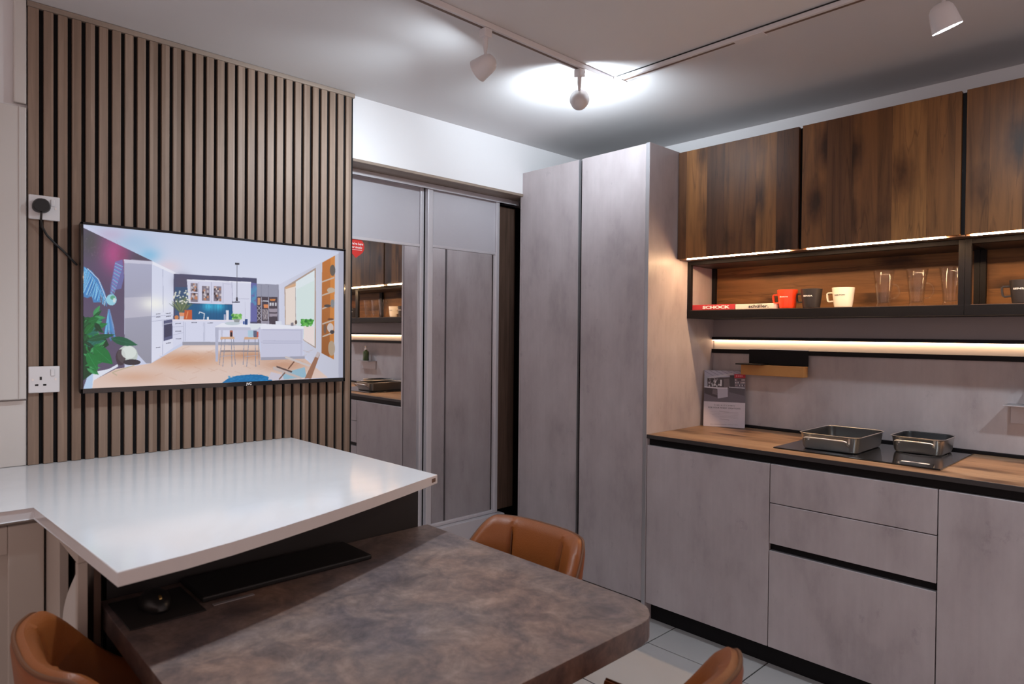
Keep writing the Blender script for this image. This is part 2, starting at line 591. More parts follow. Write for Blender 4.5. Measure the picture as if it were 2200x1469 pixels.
def text(name, s, size, mat, parent, origin, right, up, bold=0.0, align='CENTER', extrude=0.0002, width=None):
    """flat lettering laid on a surface: origin = centre of the baseline, right/up = axes of the text plane"""
    cu = bpy.data.curves.new(name, 'FONT')
    cu.body = s
    cu.size = size
    cu.align_x = align
    cu.offset = bold
    cu.extrude = extrude
    cu.resolution_u = 3
    to = bpy.data.objects.new(name + '_tmp', cu)
    col.objects.link(to)
    bpy.context.view_layer.update()
    me = bpy.data.meshes.new_from_object(to)
    bpy.data.objects.remove(to)
    bpy.data.curves.remove(cu)
    R = Vector(right).normalized()
    U = Vector(up).normalized()
    N = R.cross(U)
    k = 1.0
    if width:
        xs = [v.co.x for v in me.vertices]
        k = width / (max(xs) - min(xs))
    off = abs_loc(parent) if parent is not None else Vector((0, 0, 0))
    for v in me.vertices:
        c = v.co.copy()
        v.co = Vector(origin) + R * c.x * k + U * c.y + N * (c.z + extrude) - off
    me.name = name
    return link_mesh(name, me, mat, parent)

# ------------------------------------------------------------------ flat prints (screen, card): painted point colours on a fine grid
class Paint:
    def __init__(s, W, H, homog, bg, ss=2):
        s.W, s.H, s.ss = W, H, ss
        u = (np.arange(W * ss) + 0.5) / (W * ss)
        v = (np.arange(H * ss) + 0.5) / (H * ss)
        U, V = np.meshgrid(u, v)
        q = np.stack([U, V, np.ones_like(U)], -1) @ np.array(homog).T
        s.X = q[..., 0] / q[..., 2]
        s.Y = q[..., 1] / q[..., 2]
        s.C = np.zeros((H * ss, W * ss, 3)) + np.array(bg, float)
        s.rng = np.random.RandomState(3)

    def inside(s, pts):
        X, Y = s.X, s.Y
        r = np.zeros(X.shape, bool)
        xs = [p[0] for p in pts]
        ys = [p[1] for p in pts]
        bb = (X >= min(xs)) & (X <= max(xs)) & (Y >= min(ys)) & (Y <= max(ys))
        idx = np.nonzero(bb)
        px, py = X[idx], Y[idx]
        c = np.zeros(px.shape, bool)
        n = len(pts)
        for i in range(n):
            x0, y0 = pts[i]
            x1, y1 = pts[(i + 1) % n]
            if y0 == y1:
                continue
            t = ((y0 > py) != (y1 > py)) & (px < (x1 - x0) * (py - y0) / (y1 - y0) + x0)
            c ^= t
        r[idx] = c
        return r

    def poly(s, pts, c, a=1.0, c2=None, axis='y'):
        m = s.inside(pts)
        cc = np.array(c, float)
        if c2 is not None:
            k = [p[1 if axis == 'y' else 0] for p in pts]
            t = ((s.Y if axis == 'y' else s.X)[m] - min(k)) / (max(k) - min(k))
            cc = cc[None] * (1 - t[:, None]) + np.array(c2, float)[None] * t[:, None]
        s.C[m] = s.C[m] * (1 - a) + cc * a
        return s

    def blob(s, x, y, rx, ry, c, a=1.0, mask=None, hard=False):
        d = ((s.X - x) / rx) ** 2 + ((s.Y - y) / ry) ** 2
        k = (d < 1).astype(float) * a if hard else np.exp(-d) * a
        if mask is not None:
            k = k * s.inside(mask)
        s.C = s.C * (1 - k[..., None]) + np.array(c, float) * k[..., None]
        return s

    def line(s, p, q, w_, c, a=1.0):
        p, q = np.array(p, float), np.array(q, float)
        d = q - p
        n = np.array([-d[1], d[0]]) / np.hypot(*d) * w_ / 2
        return s.poly([tuple(p + n), tuple(q + n), tuple(q - n), tuple(p - n)], c, a)

    def colors(s):
        c = s.C.reshape(s.H, s.ss, s.W, s.ss, 3).mean((1, 3)) / 255.0
        c = np.clip(c, 0, 1)
        return np.where(c <= 0.04045, c / 12.92, ((c + 0.055) / 1.055) ** 2.4)

def homography(quad):
    """unit square TL,TR,BR,BL -> quad"""
    A, B = [], []
    for (u, v), (x, y) in zip([(0, 0), (1, 0), (1, 1), (0, 1)], quad):
        A.append([u, v, 1, 0, 0, 0, -u * x, -v * x]); B.append(x)
        A.append([0, 0, 0, u, v, 1, -u * y, -v * y]); B.append(y)
    h = np.linalg.solve(np.array(A, float), np.array(B, float))
    return np.append(h, 1).reshape(3, 3)

def print_mesh(name, paint, tl, right, down, mat, parent):
    """grid of quads with the paint's colours; tl corner, right and down edge vectors"""
    W, H = paint.W, paint.H
    tl, right, down = map(np.array, (tl, right, down))
    off = np.array(abs_loc(parent)) if parent is not None else 0
    u = np.linspace(0, 1, W + 1)
    v = np.linspace(0, 1, H + 1)
    U, V = np.meshgrid(u, v)
    P = tl + U[..., None] * right + V[..., None] * down - off
    P = P.reshape(-1, 3)
    i = np.arange(H)[:, None] * (W + 1) + np.arange(W)[None]
    q = np.stack([i, i + W + 1, i + W + 2, i + 1], -1).reshape(-1)
    me = bpy.data.meshes.new(name)
    me.vertices.add(len(P))
    me.vertices.foreach_set('co', P.astype(np.float32).ravel())
    me.loops.add(len(q))
    me.loops.foreach_set('vertex_index', q.astype(np.int32))
    me.polygons.add(W * H)
    me.polygons.foreach_set('loop_start', np.arange(0, 4 * W * H, 4, dtype=np.int32))
    me.update(calc_edges=True)
    at = me.color_attributes.new('Print', 'FLOAT_COLOR', 'CORNER')
    c = paint.colors().reshape(-1, 3)
    c = np.repeat(np.concatenate([c, np.ones((len(c), 1))], 1), 4, 0)
    at.data.foreach_set('color', c.astype(np.float32).ravel())
    me.validate()
    return link_mesh(name, me, mat, parent)

# ================================================================== THE SETTING
floor = struct(MB().box(-3.1, 3.6, -3.2, 3.45, -0.10, -0.004).build('floor', 'grout'))
# 45 cm tiles with dark joints
tile_me = None
gx0, gy0, P_ = -1.7005, 2.466, 0.4475
for i in range(-3, 8):
    for j in range(-10, 2):
        x0, y0 = gx0 + i * P_, gy0 + j * P_
        if x0 + P_ < -2.95 or y0 > 3.4 or x0 > 1.9 or y0 < -1.4:
            continue
        if tile_me is None:
            t = MB().box(0.003, P_ - 0.003, 0.003, P_ - 0.003, -0.008, 0.0, 0.0008, 1).build('tile', 'floor_tile', floor)
            tile_me = t.data
        else:
            t = bpy.data.objects.new('tile', tile_me)
            col.objects.link(t)
            t.parent = floor
        t.location = (x0, y0, 0)

struct(MB().box(-3.1, 3.6, -3.2, 3.45, ZC, ZC + 0.1).build('ceiling', 'ceiling_paint'))
struct(MB().box(-3.1, 3.6, YW, YW + 0.15, 0, ZC).build('wall_kitchen', 'white_paint'))
# left wall: solid part behind the slats, lintel over the wardrobe recess, recess back
struct(MB().box(-3.1, XL, -3.2, 1.549, 0, ZC).build('wall_left', 'white_paint'))
struct(MB().box(-3.1, XL, 1.549, YW, 2.166, ZC).build('wall_lintel', 'white_paint'))
struct(MB().box(-3.1, -3.02, 1.549, YW, 0, 2.166).build('wall_recess', 'black_void'))
struct(MB().box(-2.99, XL + 0.006, 1.549, 2.70, 2.152, 2.166, 0.002).build('trim_1', 'trim_oak'))
struct(MB().box(XL, XL + 0.02, 0.305, 0.338, 2.11, ZC - 0.002, 0.003).build('trim_2', 'ivory_paint'))

# ================================================================== SLAT WALL PANEL
XS = XL + 0.022
sp = thing('slat_panel', 'vertical oak slat wall panel with black felt gaps behind the television', 'wall panel', (XL, 0.94, ZQ))
MB().box(XL, XL + 0.008, 0.342, 1.2585, ZQ + 0.0005, 2.432).build('felt_backing', 'black_felt', sp)
MB().box(XL, XL + 0.008, 1.2585, 1.546, 0.002, 2.432).build('felt_backing', 'black_felt', sp)
for k in range(30):
    y0 = 0.342 if k == 0 else 0.378 + 0.0065 + 0.04 * (k - 1)
    y1 = 0.3715 if k == 0 else y0 + 0.027
    z0 = 0.002 if y0 > 1.2585 else ZQ + 0.0008
    MB().box(XL + 0.008, XS, y0, y1, z0, 2.431, 0.0012, 1).build('slat', 'slat_oak', sp)
MB().box(XL, XS, 0.340, 1.549, 2.432, ZC - 0.001, 0.0015, 1).build('top_trim', 'trim_oak', sp)

# ================================================================== TELEVISION
tv = thing('television', 'flat screen television showing a bright white kitchen on the slat wall', 'television', (XS, 0.98, 1.15))
TX = -2.640
ty0, ty1, tz0, tz1 = 0.482, 1.482, 1.153, 1.738
MB().box(TX - 0.034, TX - 0.003, ty0, ty1, tz0, tz1, 0.006, 2).build('back_shell', 'black_plastic', tv)
MB().box(XS, TX - 0.034, 0.85, 1.12, 1.33, 1.56, 0.002).build('wall_bracket', 'black_plastic', tv)
bz = MB()
bz.box(TX - 0.010, TX + 0.003, ty0, ty0 + 0.008, tz0, tz1, 0.0015)
bz.box(TX - 0.010, TX + 0.003, ty1 - 0.009, ty1, tz0, tz1, 0.0015)
bz.box(TX - 0.010, TX + 0.003, ty0, ty1, tz1 - 0.009, tz1, 0.0015)
bz.box(TX - 0.010, TX + 0.003, ty0, ty1, tz0, tz0 + 0.017, 0.0015)
bz.build('bezel', 'gloss_black', tv)
text('brand_lettering', 'JVC', 0.013, 'ink_white', tv, (TX + 0.0032, 1.055, tz0 + 0.004), (0, 1, 0), (0, 0, 1), bold=0.0004)

def tv_picture():
    p = Paint(500, 284, homography([(28, 48), (2147, 256), (2130, 1300), (28, 1397)]), (205, 212, 238), 2)
    R = p.rng
    # ceiling tints
    p.poly([(28, 40), (2150, 250), (1700, 560), (760, 450), (560, 340)], (196, 206, 232), 1, (222, 226, 246))
    p.blob(430, 200, 170, 90, (160, 195, 228), 0.7)
    p.blob(560, 300, 90, 60, (120, 190, 230), 0.7)
    p.blob(250, 130, 120, 60, (196, 176, 208), 0.6)
    p.blob(720, 390, 90, 50, (232, 208, 216), 0.6)
    # mural wall
    wall = [(28, 75), (590, 348), (360, 340), (360, 1250), (28, 1397)]
    p.poly(wall, (92, 82, 108))
    p.blob(90, 190, 90, 130, (78, 80, 82), 0.9, wall)
    p.blob(275, 290, 105, 170, (182, 82, 138), 0.95, wall)
    p.blob(350, 300, 50, 60, (150, 70, 110), 0.6, wall)
    p.blob(500, 320, 90, 40, (84, 74, 90), 0.8, wall)
    p.blob(120, 560, 160, 160, (88, 70, 104), 0.6, wall)
    for _ in range(60):
        x, y = R.uniform(35, 330), R.uniform(150, 330)
        p.line((x, y), (x + R.uniform(-12, 12), y + R.uniform(6, 26)), 3, (150, 130, 150), 0.25)
    # bird
    lw = [(32, 395), (95, 430), (165, 520), (205, 610), (218, 680), (190, 660), (160, 610), (165, 690), (110, 690), (95, 640), (60, 655), (32, 645)]
    p.poly(lw, (70, 140, 205), 0.9)
    for k in range(46):
        t = k / 45
        bx, by = 40 + 175 * t, 405 + 265 * t ** 1.25
        ln = 215 * (1 - 0.75 * t)
        an = math.radians(118 - 25 * t + R.uniform(-9, 9))
        c = [(150, 220, 248), (60, 150, 225), (190, 225, 245), (40, 100, 170)][k % 4]
        ex, ey = bx + ln * math.cos(an), by + ln * math.sin(an)
        p.line((bx, by), (max(30, ex), ey), R.uniform(4, 9), c, 0.75)
    p.line((60, 410), (150, 500), 7, (215, 225, 245), 0.8)
    p.line((150, 500), (215, 665), 8, (215, 225, 245), 0.8)
    rw = [(285, 355), (345, 335), (357, 480), (335, 575), (275, 590), (240, 650), (250, 540)]
    p.poly(rw, (112, 122, 190), 0.7)
    for k in range(28):
        t = k / 27
        x, y = 285 - 35 * t, 365 + 240 * t
        p.line((x, y), (x + 62 * (1 - .6 * t), y + 30), R.uniform(4, 8), [(140, 205, 235), (170, 130, 200), (90, 150, 215)][k % 3], 0.7)
    p.blob(255, 668, 42, 46, (150, 208, 228), 1, None, True)
    p.blob(266, 650, 20, 18, (90, 165, 130), 0.9, None, True)
    p.blob(278, 672, 12, 20, (225, 232, 232), 0.8, None, True)
    for k in range(36):
        a = R.uniform(-0.28, 0.5)
        y1 = R.uniform(880, 1010)
        p.line((235, 745), (235 + (y1 - 745) * -a * 0.6 + 20, y1), R.uniform(6, 13), [(84, 170, 222), (130, 200, 235), (60, 130, 195), (120, 140, 200)][k % 4], 0.6)
    # tall white unit
    p.poly([(358, 335), (582, 350), (576, 1188), (535, 1188), (362, 1000)], (176, 178, 204), 1, (150, 150, 166))
    p.poly([(360, 650), (580, 640), (578, 800), (362, 820)], (205, 202, 218), 0.6)
    p.poly([(582, 350), (770, 448), (757, 460), (752, 1062), (576, 1186)], (216, 221, 243), 1, (226, 228, 246))
    p.blob(600, 700, 110, 60, (250, 250, 244), 0.9)
    p.poly([(355, 334), (585, 347), (585, 374), (358, 364)], (206, 206, 226))
    p.poly([(585, 347), (775, 440), (772, 460), (585, 374)], (236, 237, 250))
    for a, b in [((582, 370), (577, 1186)), ((672, 415), (674, 770)), ((580, 805), (752, 790)), ((580, 845), (752, 822)), ((668, 840), (668, 1120))]:
        p.line(a, b, 4, (170, 174, 200), 0.9)
    for y in (785, 810, 1060):
        p.line((615, y), (650, y - 4), 5, (90, 92, 110))
        p.line((695, y - 6 if y < 1000 else 1025), (735, y - 10 if y < 1000 else 1018), 5, (90, 92, 110))
    p.poly([(676, 838), (748, 826), (748, 985), (676, 1006)], (88, 92, 128))
    p.poly([(684, 875), (742, 862), (742, 960), (684, 978)], (62, 64, 92))
    p.line((680, 868), (746, 855), 6, (190, 192, 210))
    # back wall
    p.poly([(760, 450), (1435, 485), (1435, 870), (755, 830)], (76, 78, 108))
    p.blob(830, 520, 60, 60, (86, 80, 104), 0.8)
    p.poly([(770, 560), (880, 560), (880, 820), (770, 820)], (48, 88, 128), 0.7)
    p.poly([(880, 698), (1240, 706), (1240, 832), (880, 826)], (20, 92, 140))
    for x in (1040, 1125):
        p.blob(x, 716, 46, 40, (60, 190, 228), 0.9)
    for x in range(915, 1240, 24):
        p.line((x, 705), (x, 828), 2, (12, 70, 112), 0.5)
    p.poly([(1375, 520), (1435, 525), (1435, 845), (1375, 845)], (104, 106, 168))
    for _ in range(60):
        p.blob(R.uniform(1380, 1430), R.uniform(550, 700), 7, 12, (86, 150, 190), 0.6, None, True)
    # wall units and hood
    p.poly([(866, 498), (1242, 512), (1242, 702), (880, 692)], (216, 216, 238))
    p.poly([(1230, 508), (1388, 516), (1380, 860), (1240, 860)], (220, 222, 242))
    p.poly([(866, 496), (1390, 514), (1388, 526), (868, 508)], (236, 236, 250))
    for x0, x1, y0, y1 in ((897, 954, 527, 599), (897, 954, 606, 683), (988, 1050, 550, 674), (1083, 1145, 552, 678)):
        p.poly([(x0, y0), (x1, y0 + 2), (x1, y1), (x0, y1 - 2)], (132, 122, 136))
        for _ in range(16):
            xx, yy = R.uniform(x0 + 6, x1 - 6), R.uniform(y0 + 8, y1 - 8)
            p.poly([(xx - 7, yy - 9), (xx + 7, yy - 9), (xx + 7, yy + 9), (xx - 7, yy + 9)], [(220, 210, 212), (60, 50, 56), (196, 132, 96), (180, 172, 184)][R.randint(4)], 0.8)
    for x in (962, 1065, 1160):
        p.line((x, 520), (x, 690), 4, (176, 176, 200))
    p.line((1165, 532), (1230, 534), 3, (188, 188, 210)); p.line((1232, 515), (1240, 860), 5, (180, 180, 205))
    p.line((1245, 655), (1372, 655), 4, (184, 184, 208))
    p.line((1340, 680), (1340, 850), 3, (196, 196, 218))
    # flowers, pot, boards
    for _ in range(170):
        a, r = R.uniform(-2.6, -0.5), R.uniform(30, 150)
        p.line((818, 775), (818 + r * math.cos(a) * 0.75, 775 + r * math.sin(a)), 4, [(96, 112, 84), (130, 140, 96), (70, 92, 80)][R.randint(3)], 0.7)
    for _ in range(34):
        p.blob(R.uniform(755, 890), R.uniform(585, 700), 7, 7, (226, 226, 214), 0.9, None, True)
    p.poly([(846, 750), (906, 748), (908, 830), (842, 830)], (198, 92, 48))
    p.line((860, 820), (875, 760), 8, (235, 170, 120), 0.8)
    p.poly([(803, 770), (845, 770), (840, 828), (806, 828)], (224, 150, 112)); p.poly([(806, 800), (841, 800), (839, 828), (808, 828)], (205, 200, 210))
    p.blob(782, 810, 17, 17, (206, 130, 80), 1, None, True)
    # base units
    p.poly([(750, 834), (1245, 836), (1245, 1012), (838, 1012), (752, 1062)], (218, 221, 243))
    p.poly([(748, 826), (1245, 830), (1245, 842), (748, 840)], (232, 226, 240))
    p.poly([(828, 1010), (1452, 1012), (1452, 1036), (828, 1038)], (158, 158, 172))
    p.poly([(1240, 870), (1465, 870), (1465, 1012), (1240, 1012)], (206, 208, 232))
    for a, b in [((838, 845), (838, 1015)), ((852, 850), (852, 1005)), ((1000, 850), (1000, 1008)), ((1010, 850), (1010, 1008)), ((752, 890), (838, 882)), ((752, 955), (838, 935))]:
        p.line(a, b, 4, (182, 186, 210), 0.9)
    for x, y in ((795, 862), (795, 925), (795, 988), (925, 853), (1055, 856)):
        p.line((x - 22, y), (x + 22, y - 2), 5, (98, 100, 118))
    # tap and bottles
    p.line((1002, 828), (1008, 775), 8, (226, 226, 236)); p.line((1008, 778), (968, 764), 7, (226, 226, 236)); p.line((968, 764), (963, 782), 7, (226, 226, 236))
    p.poly([(1027, 805), (1043, 805), (1043, 832), (1027, 832)], (232, 234, 242))
    p.poly([(1183, 750), (1205, 750), (1205, 832), (1183, 832)], (232, 230, 240)); p.poly([(1165, 785), (1180, 785), (1182, 830), (1164, 830)], (170, 175, 205))
    # far grey units and dark shelf
    p.poly([(1435, 530), (1614, 536), (1614, 870), (1435, 870)], (152, 154, 174))
    p.poly([(1435, 636), (1605, 640), (1605, 868), (1435, 868)], (74, 66, 78))
    for x in (1472, 1530):
        p.line((x, 540), (x, 636), 3, (120, 122, 142)); p.line((x, 640), (x, 868), 6, (170, 168, 186))
    p.line((1605, 540), (1605, 868), 6, (150, 150, 170))
    for pts, c in (([(1440, 645), (1462, 645), (1462, 705), (1440, 705)], (206, 150, 116)), ([(1490, 700), (1527, 700), (1527, 730), (1490, 730)], (222, 140, 92)),
                   ([(1538, 655), (1588, 655), (1580, 672), (1545, 672)], (206, 128, 70)), ([(1480, 668), (1526, 668), (1526, 676), (1480, 676)], (210, 210, 222)),
                   ([(1534, 735), (1600, 735), (1600, 765), (1534, 765)], (160, 150, 164)), ([(1534, 775), (1600, 775), (1600, 800), (1534, 800)], (160, 150, 164)),
                   ([(1475, 835), (1528, 835), (1528, 866), (1475, 866)], (150, 146, 162))):
        p.poly(pts, c)
    for x in range(1482, 1524, 9):
        p.line((x, 740), (x + 5, 825), 4, (206, 196, 204))
    for x in (1545, 1565, 1588):
        p.poly([(x - 7, 685), (x + 7, 685), (x + 7, 712), (x - 7, 712)], (208, 206, 216))
    for k in range(3):
        y = 712 + 42 * k
        p.line((1437, y), (1468, y + 38), 4, (196, 190, 200)); p.line((1468, y), (1437, y + 38), 4, (196, 190, 200))
    # right wall
    p.poly([(1614, 536), (2150, 252), (2132, 1302), (2000, 1302), (1812, 1120), (1812, 880), (1614, 870)], (212, 215, 236), 1, (196, 198, 214), 'x')
    p.poly([(1940, 240), (2150, 256), (2132, 1302), (2095, 1302), (2105, 260)], (150, 152, 176), 0.45)
    p.poly([(1660, 556), (1918, 394), (1912, 1062), (1812, 995), (1750, 870), (1662, 868)], (176, 154, 142))
    p.poly([(1668, 565), (1752, 545), (1752, 868), (1668, 866)], (236, 222, 214))
    p.poly([(1664, 560), (1752, 520), (1752, 548), (1672, 572)], (214, 172, 138))
    p.poly([(1752, 512), (1908, 415), (1902, 1045), (1815, 992), (1752, 870)], (226, 236, 242))
    p.poly([(1758, 575), (1905, 500), (1902, 1040), (1820, 985), (1758, 860)], (216, 232, 232))
    p.poly([(1815, 880), (1900, 880), (1900, 1040), (1815, 992)], (238, 224, 222))
    p.line((1750, 560), (1750, 866), 4, (168, 160, 160))
    for _ in range(60):
        p.blob(R.uniform(1795, 1890), R.uniform(825, 876), 11, 9, [(70, 160, 60), (110, 190, 90), (40, 120, 50)][R.randint(3)], 0.9, None, True)
    p.poly([(1970, 352), (2076, 292), (2058, 1152), (1958, 1100)], (196, 118, 56), 1, (150, 92, 48))
    p.poly([(2040, 312), (2076, 292), (2058, 1152), (2022, 1132)], (226, 146, 66), 0.6)
    for y in (500, 612, 722, 848, 952):
        p.poly([(1966, y + 6), (2068, y - 32), (2067, y - 18), (1966, y + 18)], (196, 178, 166))
    for x, y, rx, ry, c in ((2055, 415, 22, 46, (92, 88, 86)), (2040, 580, 32, 22, (190, 176, 160)), (2010, 710, 28, 12, (70, 66, 70)), (2052, 690, 16, 36, (130, 134, 140)),
                            (2035, 820, 26, 8, (96, 60, 44)), (2032, 890, 26, 38, (206, 196, 196)), (1988, 900, 12, 40, (116, 92, 80)), (2046, 925, 18, 16, (60, 58, 64)), (2040, 1060, 28, 62, (176, 158, 138))):
        p.blob(x, y, rx, ry, c, 0.95, None, True)
    # floor
    fl = [(576, 1188), (752, 1085), (838, 1038), (1452, 1036), (1462, 1155), (1815, 1140), (2010, 1302), (1150, 1345), (28, 1397), (110, 1330), (290, 1235)]
    p.poly(fl, (224, 200, 190))
    p.blob(850, 1160, 260, 60, (206, 148, 110), 0.85, fl)
    p.blob(1400, 1120, 300, 40, (190, 132, 96), 0.7, fl)
    p.blob(1650, 1200, 200, 50, (196, 146, 118), 0.8, fl)
    p.blob(450, 1300, 220, 50, (212, 166, 140), 0.7, fl)
    p.blob(1050, 1065, 260, 26, (240, 222, 216), 0.8, fl)
    for _ in range(120):
        x, y = R.uniform(150, 1900), R.uniform(1050, 1370)
        m = fl
        if p.inside(m).any():
            d = 1 if R.rand() < .5 else -1
            q = [(x, y), (x + 60, y + 22 * d), (x + 60, y + 22 * d + 8), (x, y + 8)]
            if 1060 < y < 1340 and x > 600:
                p.poly(q, [(176, 120, 86), (238, 212, 198)][R.randint(2)], 0.12)
    # island
    p.poly([(1465, 896), (1812, 900), (1806, 1132), (1465, 1158)], (204, 205, 228))
    p.poly([(1465, 1136), (1822, 1126), (1822, 1146), (1465, 1160)], (164, 164, 182))
    p.poly([(1094, 884), (1150, 856), (1460, 858), (1812, 878), (1812, 900), (1096, 908)], (236, 238, 250))
    p.poly([(1094, 890), (1462, 890), (1462, 912), (1096, 914)], (196, 198, 220))
    for a, b in [((1480, 910), (1795, 912)), ((1465, 1012), (1806, 1010)), ((1480, 1022), (1790, 1020)), ((1795, 905), (1792, 1125)), ((1480, 1000), (1795, 1000))]:
        p.line(a, b, 4, (176, 178, 204), 0.9)
    p.poly([(1094, 895), (1122, 895), (1116, 1172), (1096, 1172)], (184, 187, 210))
    p.poly([(1140, 912), (1158, 912), (1154, 975), (1142, 975)], (198, 200, 222))
    p.poly([(1140, 1080), (1452, 1080), (1452, 1092), (1140, 1094)], (152, 136, 136))
    # things on the island
    p.blob(1235, 858, 62, 14, (196, 208, 218), 1, None, True)
    for _ in range(46):
        p.blob(R.uniform(1230, 1305), R.uniform(780, 826), 9, 8, [(112, 186, 84), (160, 212, 126), (70, 140, 60)][R.randint(3)], 0.9, None, True)
    p.poly([(1246, 822), (1296, 822), (1290, 848), (1250, 848)], (150, 156, 160))
    p.poly([(1336, 822), (1358, 822), (1358, 868), (1336, 868)], (44, 74, 130)); p.poly([(1322, 840), (1334, 840), (1334, 866), (1322, 866)], (52, 84, 160))
    p.poly([(1372, 862), (1480, 862), (1440, 905), (1385, 912)], (226, 232, 240)); p.poly([(1585, 838), (1635, 838), (1635, 866), (1585, 868)], (226, 230, 244))
    p.poly([(1710, 850), (1732, 850), (1732, 876), (1710, 876)], (130, 126, 138)); p.blob(1752, 846, 9, 18, (96, 80, 76), 1, None, True)
    # stools
    for sx_, leg in ((1195, 55), (1388, 66)):
        for dx, e in ((-leg + 8, -68), (leg - 8, 62), (-20, -40), (30, 34)):
            p.line((sx_ + dx, 988), (sx_ + e, 1215 if abs(dx) < 40 else 1200), 5, (142, 146, 166))
        p.line((sx_ - 55, 1130), (sx_ + 52, 1120), 4, (170, 174, 192))
        p.poly([(sx_ - 56, 970), (sx_ + 52, 968), (sx_ + 58, 986), (sx_ - 60, 990)], (214, 172, 142))
    p.poly([(1360, 915), (1405, 915), (1400, 972), (1362, 972)], (176, 206, 226)); p.poly([(1405, 918), (1432, 918), (1432, 972), (1405, 972)], (96, 104, 130)); p.poly([(1432, 925), (1446, 925), (1446, 972), (1432, 972)], (196, 96, 84))
    p.poly([(1214, 915), (1236, 915), (1236, 968), (1214, 968)], (170, 96, 76)); p.poly([(1218, 930), (1232, 930), (1232, 968), (1218, 968)], (40, 36, 44))
    # pendant
    p.line((1275, 370), (1272, 648), 4, (96, 96, 110)); p.poly([(1258, 356), (1294, 358), (1292, 375), (1260, 374)], (60, 60, 70))
    p.poly([(1266, 642), (1278, 642), (1280, 674), (1264, 674)], (50, 48, 60)); p.poly([(1230, 678), (1298, 678), (1294, 687), (1234, 687)], (70, 70, 90))
    # rug and chair
    p.poly([(1150, 1345), (1195, 1312), (1270, 1287), (1380, 1277), (1470, 1280), (1530, 1300), (1560, 1330), (1540, 1340)], (14, 112, 172))
    for _ in range(60):
        x = R.uniform(1200, 1520)
        p.blob(x, R.uniform(1290, 1330), 10, 4, (40, 140, 200), 0.4, None, True)
    p.poly([(1640, 1265), (1820, 1215), (1835, 1300), (1620, 1320)], (150, 186, 206)); p.poly([(1545, 1255), (1640, 1280), (1650, 1320), (1520, 1320)], (206, 200, 214))
    p.poly([(1590, 1205), (1720, 1250), (1712, 1262), (1590, 1218)], (96, 78, 76))
    p.poly([(1560, 1216), (1572, 1212), (1802, 1302), (1786, 1314), (1565, 1238)], (196, 182, 180))
    p.poly([(1660, 1128), (1672, 1126), (1866, 1200), (1856, 1214), (1662, 1142)], (206, 196, 196))
    p.line((1735, 1170), (1685, 1232), 10, (120, 84, 68)); p.line((1660, 1260), (1610, 1318), 10, (130, 96, 84))
    p.poly([(1818, 1310), (1925, 1088), (1946, 1098), (1940, 1124), (1872, 1310)], (156, 112, 90))
    p.poly([(1905, 1130), (1925, 1088), (1946, 1098), (1930, 1140)], (196, 186, 190))
    # plant, white pot, sculpture
    p.poly([(28, 1400), (70, 1270), (235, 1235), (305, 1195), (310, 1215), (112, 1330), (100, 1400)], (226, 230, 244))
    p.poly([(28, 1400), (70, 1270), (110, 1250), (100, 1400)], (184, 208, 238))
    p.blob(385, 1120, 82, 78, (196, 206, 202), 1, None, True); p.blob(420, 1180, 70, 24, (44, 40, 48), 0.95, None, True); p.blob(330, 1140, 40, 66, (60, 48, 56), 0.85, None, True); p.blob(395, 1100, 60, 52, (222, 230, 226), 0.9, None, True)
    p.line((260, 1265), (330, 1240), 8, (190, 176, 150)); p.line((330, 1240), (440, 1205), 8, (190, 176, 150)); p.line((262, 1265), (300, 1288), 8, (190, 176, 150))
    p.poly([(28, 800), (110, 880), (120, 1000), (200, 960), (235, 1040), (150, 1100), (120, 1260), (28, 1330)], (16, 62, 36))
    def leaf(x, y, L, wd, ang, c):
        a = math.radians(ang)
        pts = []
        for t in np.linspace(0, 1, 9):
            pts.append((L * t, wd * math.sin(math.pi * t ** 0.8)))
        for t in np.linspace(1, 0, 9):
            pts.append((L * t, -wd * math.sin(math.pi * t ** 0.8)))
        p.poly([(max(29, x + q0 * math.cos(a) - q1 * math.sin(a)), y + q0 * math.sin(a) + q1 * math.cos(a)) for q0, q1 in pts], c, 0.95)
        p.line((max(30, x), y), (max(30, x + L * math.cos(a)), y + L * math.sin(a)), 3, tuple(min(255, v + 40) for v in c), 0.6)
    for k in range(60):
        leaf(R.uniform(30, 130), R.uniform(800, 1230), R.uniform(60, 120), R.uniform(10, 24), R.uniform(-70, 60), [(18, 84, 44), (24, 120, 58), (12, 56, 36), (60, 150, 90), (30, 104, 90)][R.randint(5)])
    leaf(110, 1055, 210, 58, 42, (14, 116, 52)); leaf(60, 1000, 230, 26, -12, (22, 84, 54)); leaf(250, 985, 225, 34, 14, (22, 92, 62)); leaf(60, 1100, 170, 44, 60, (18, 120, 56)); leaf(40, 950, 120, 30, -50, (22, 104, 48)); leaf(70, 850, 90, 30, -20, (18, 104, 50))
    return p
print_mesh('screen', tv_picture(), (TX, ty0 + 0.008, tz1 - 0.009), (0, ty1 - ty0 - 0.017, 0), (0, 0, -(tz1 - tz0 - 0.026)), 'tv_picture', tv)

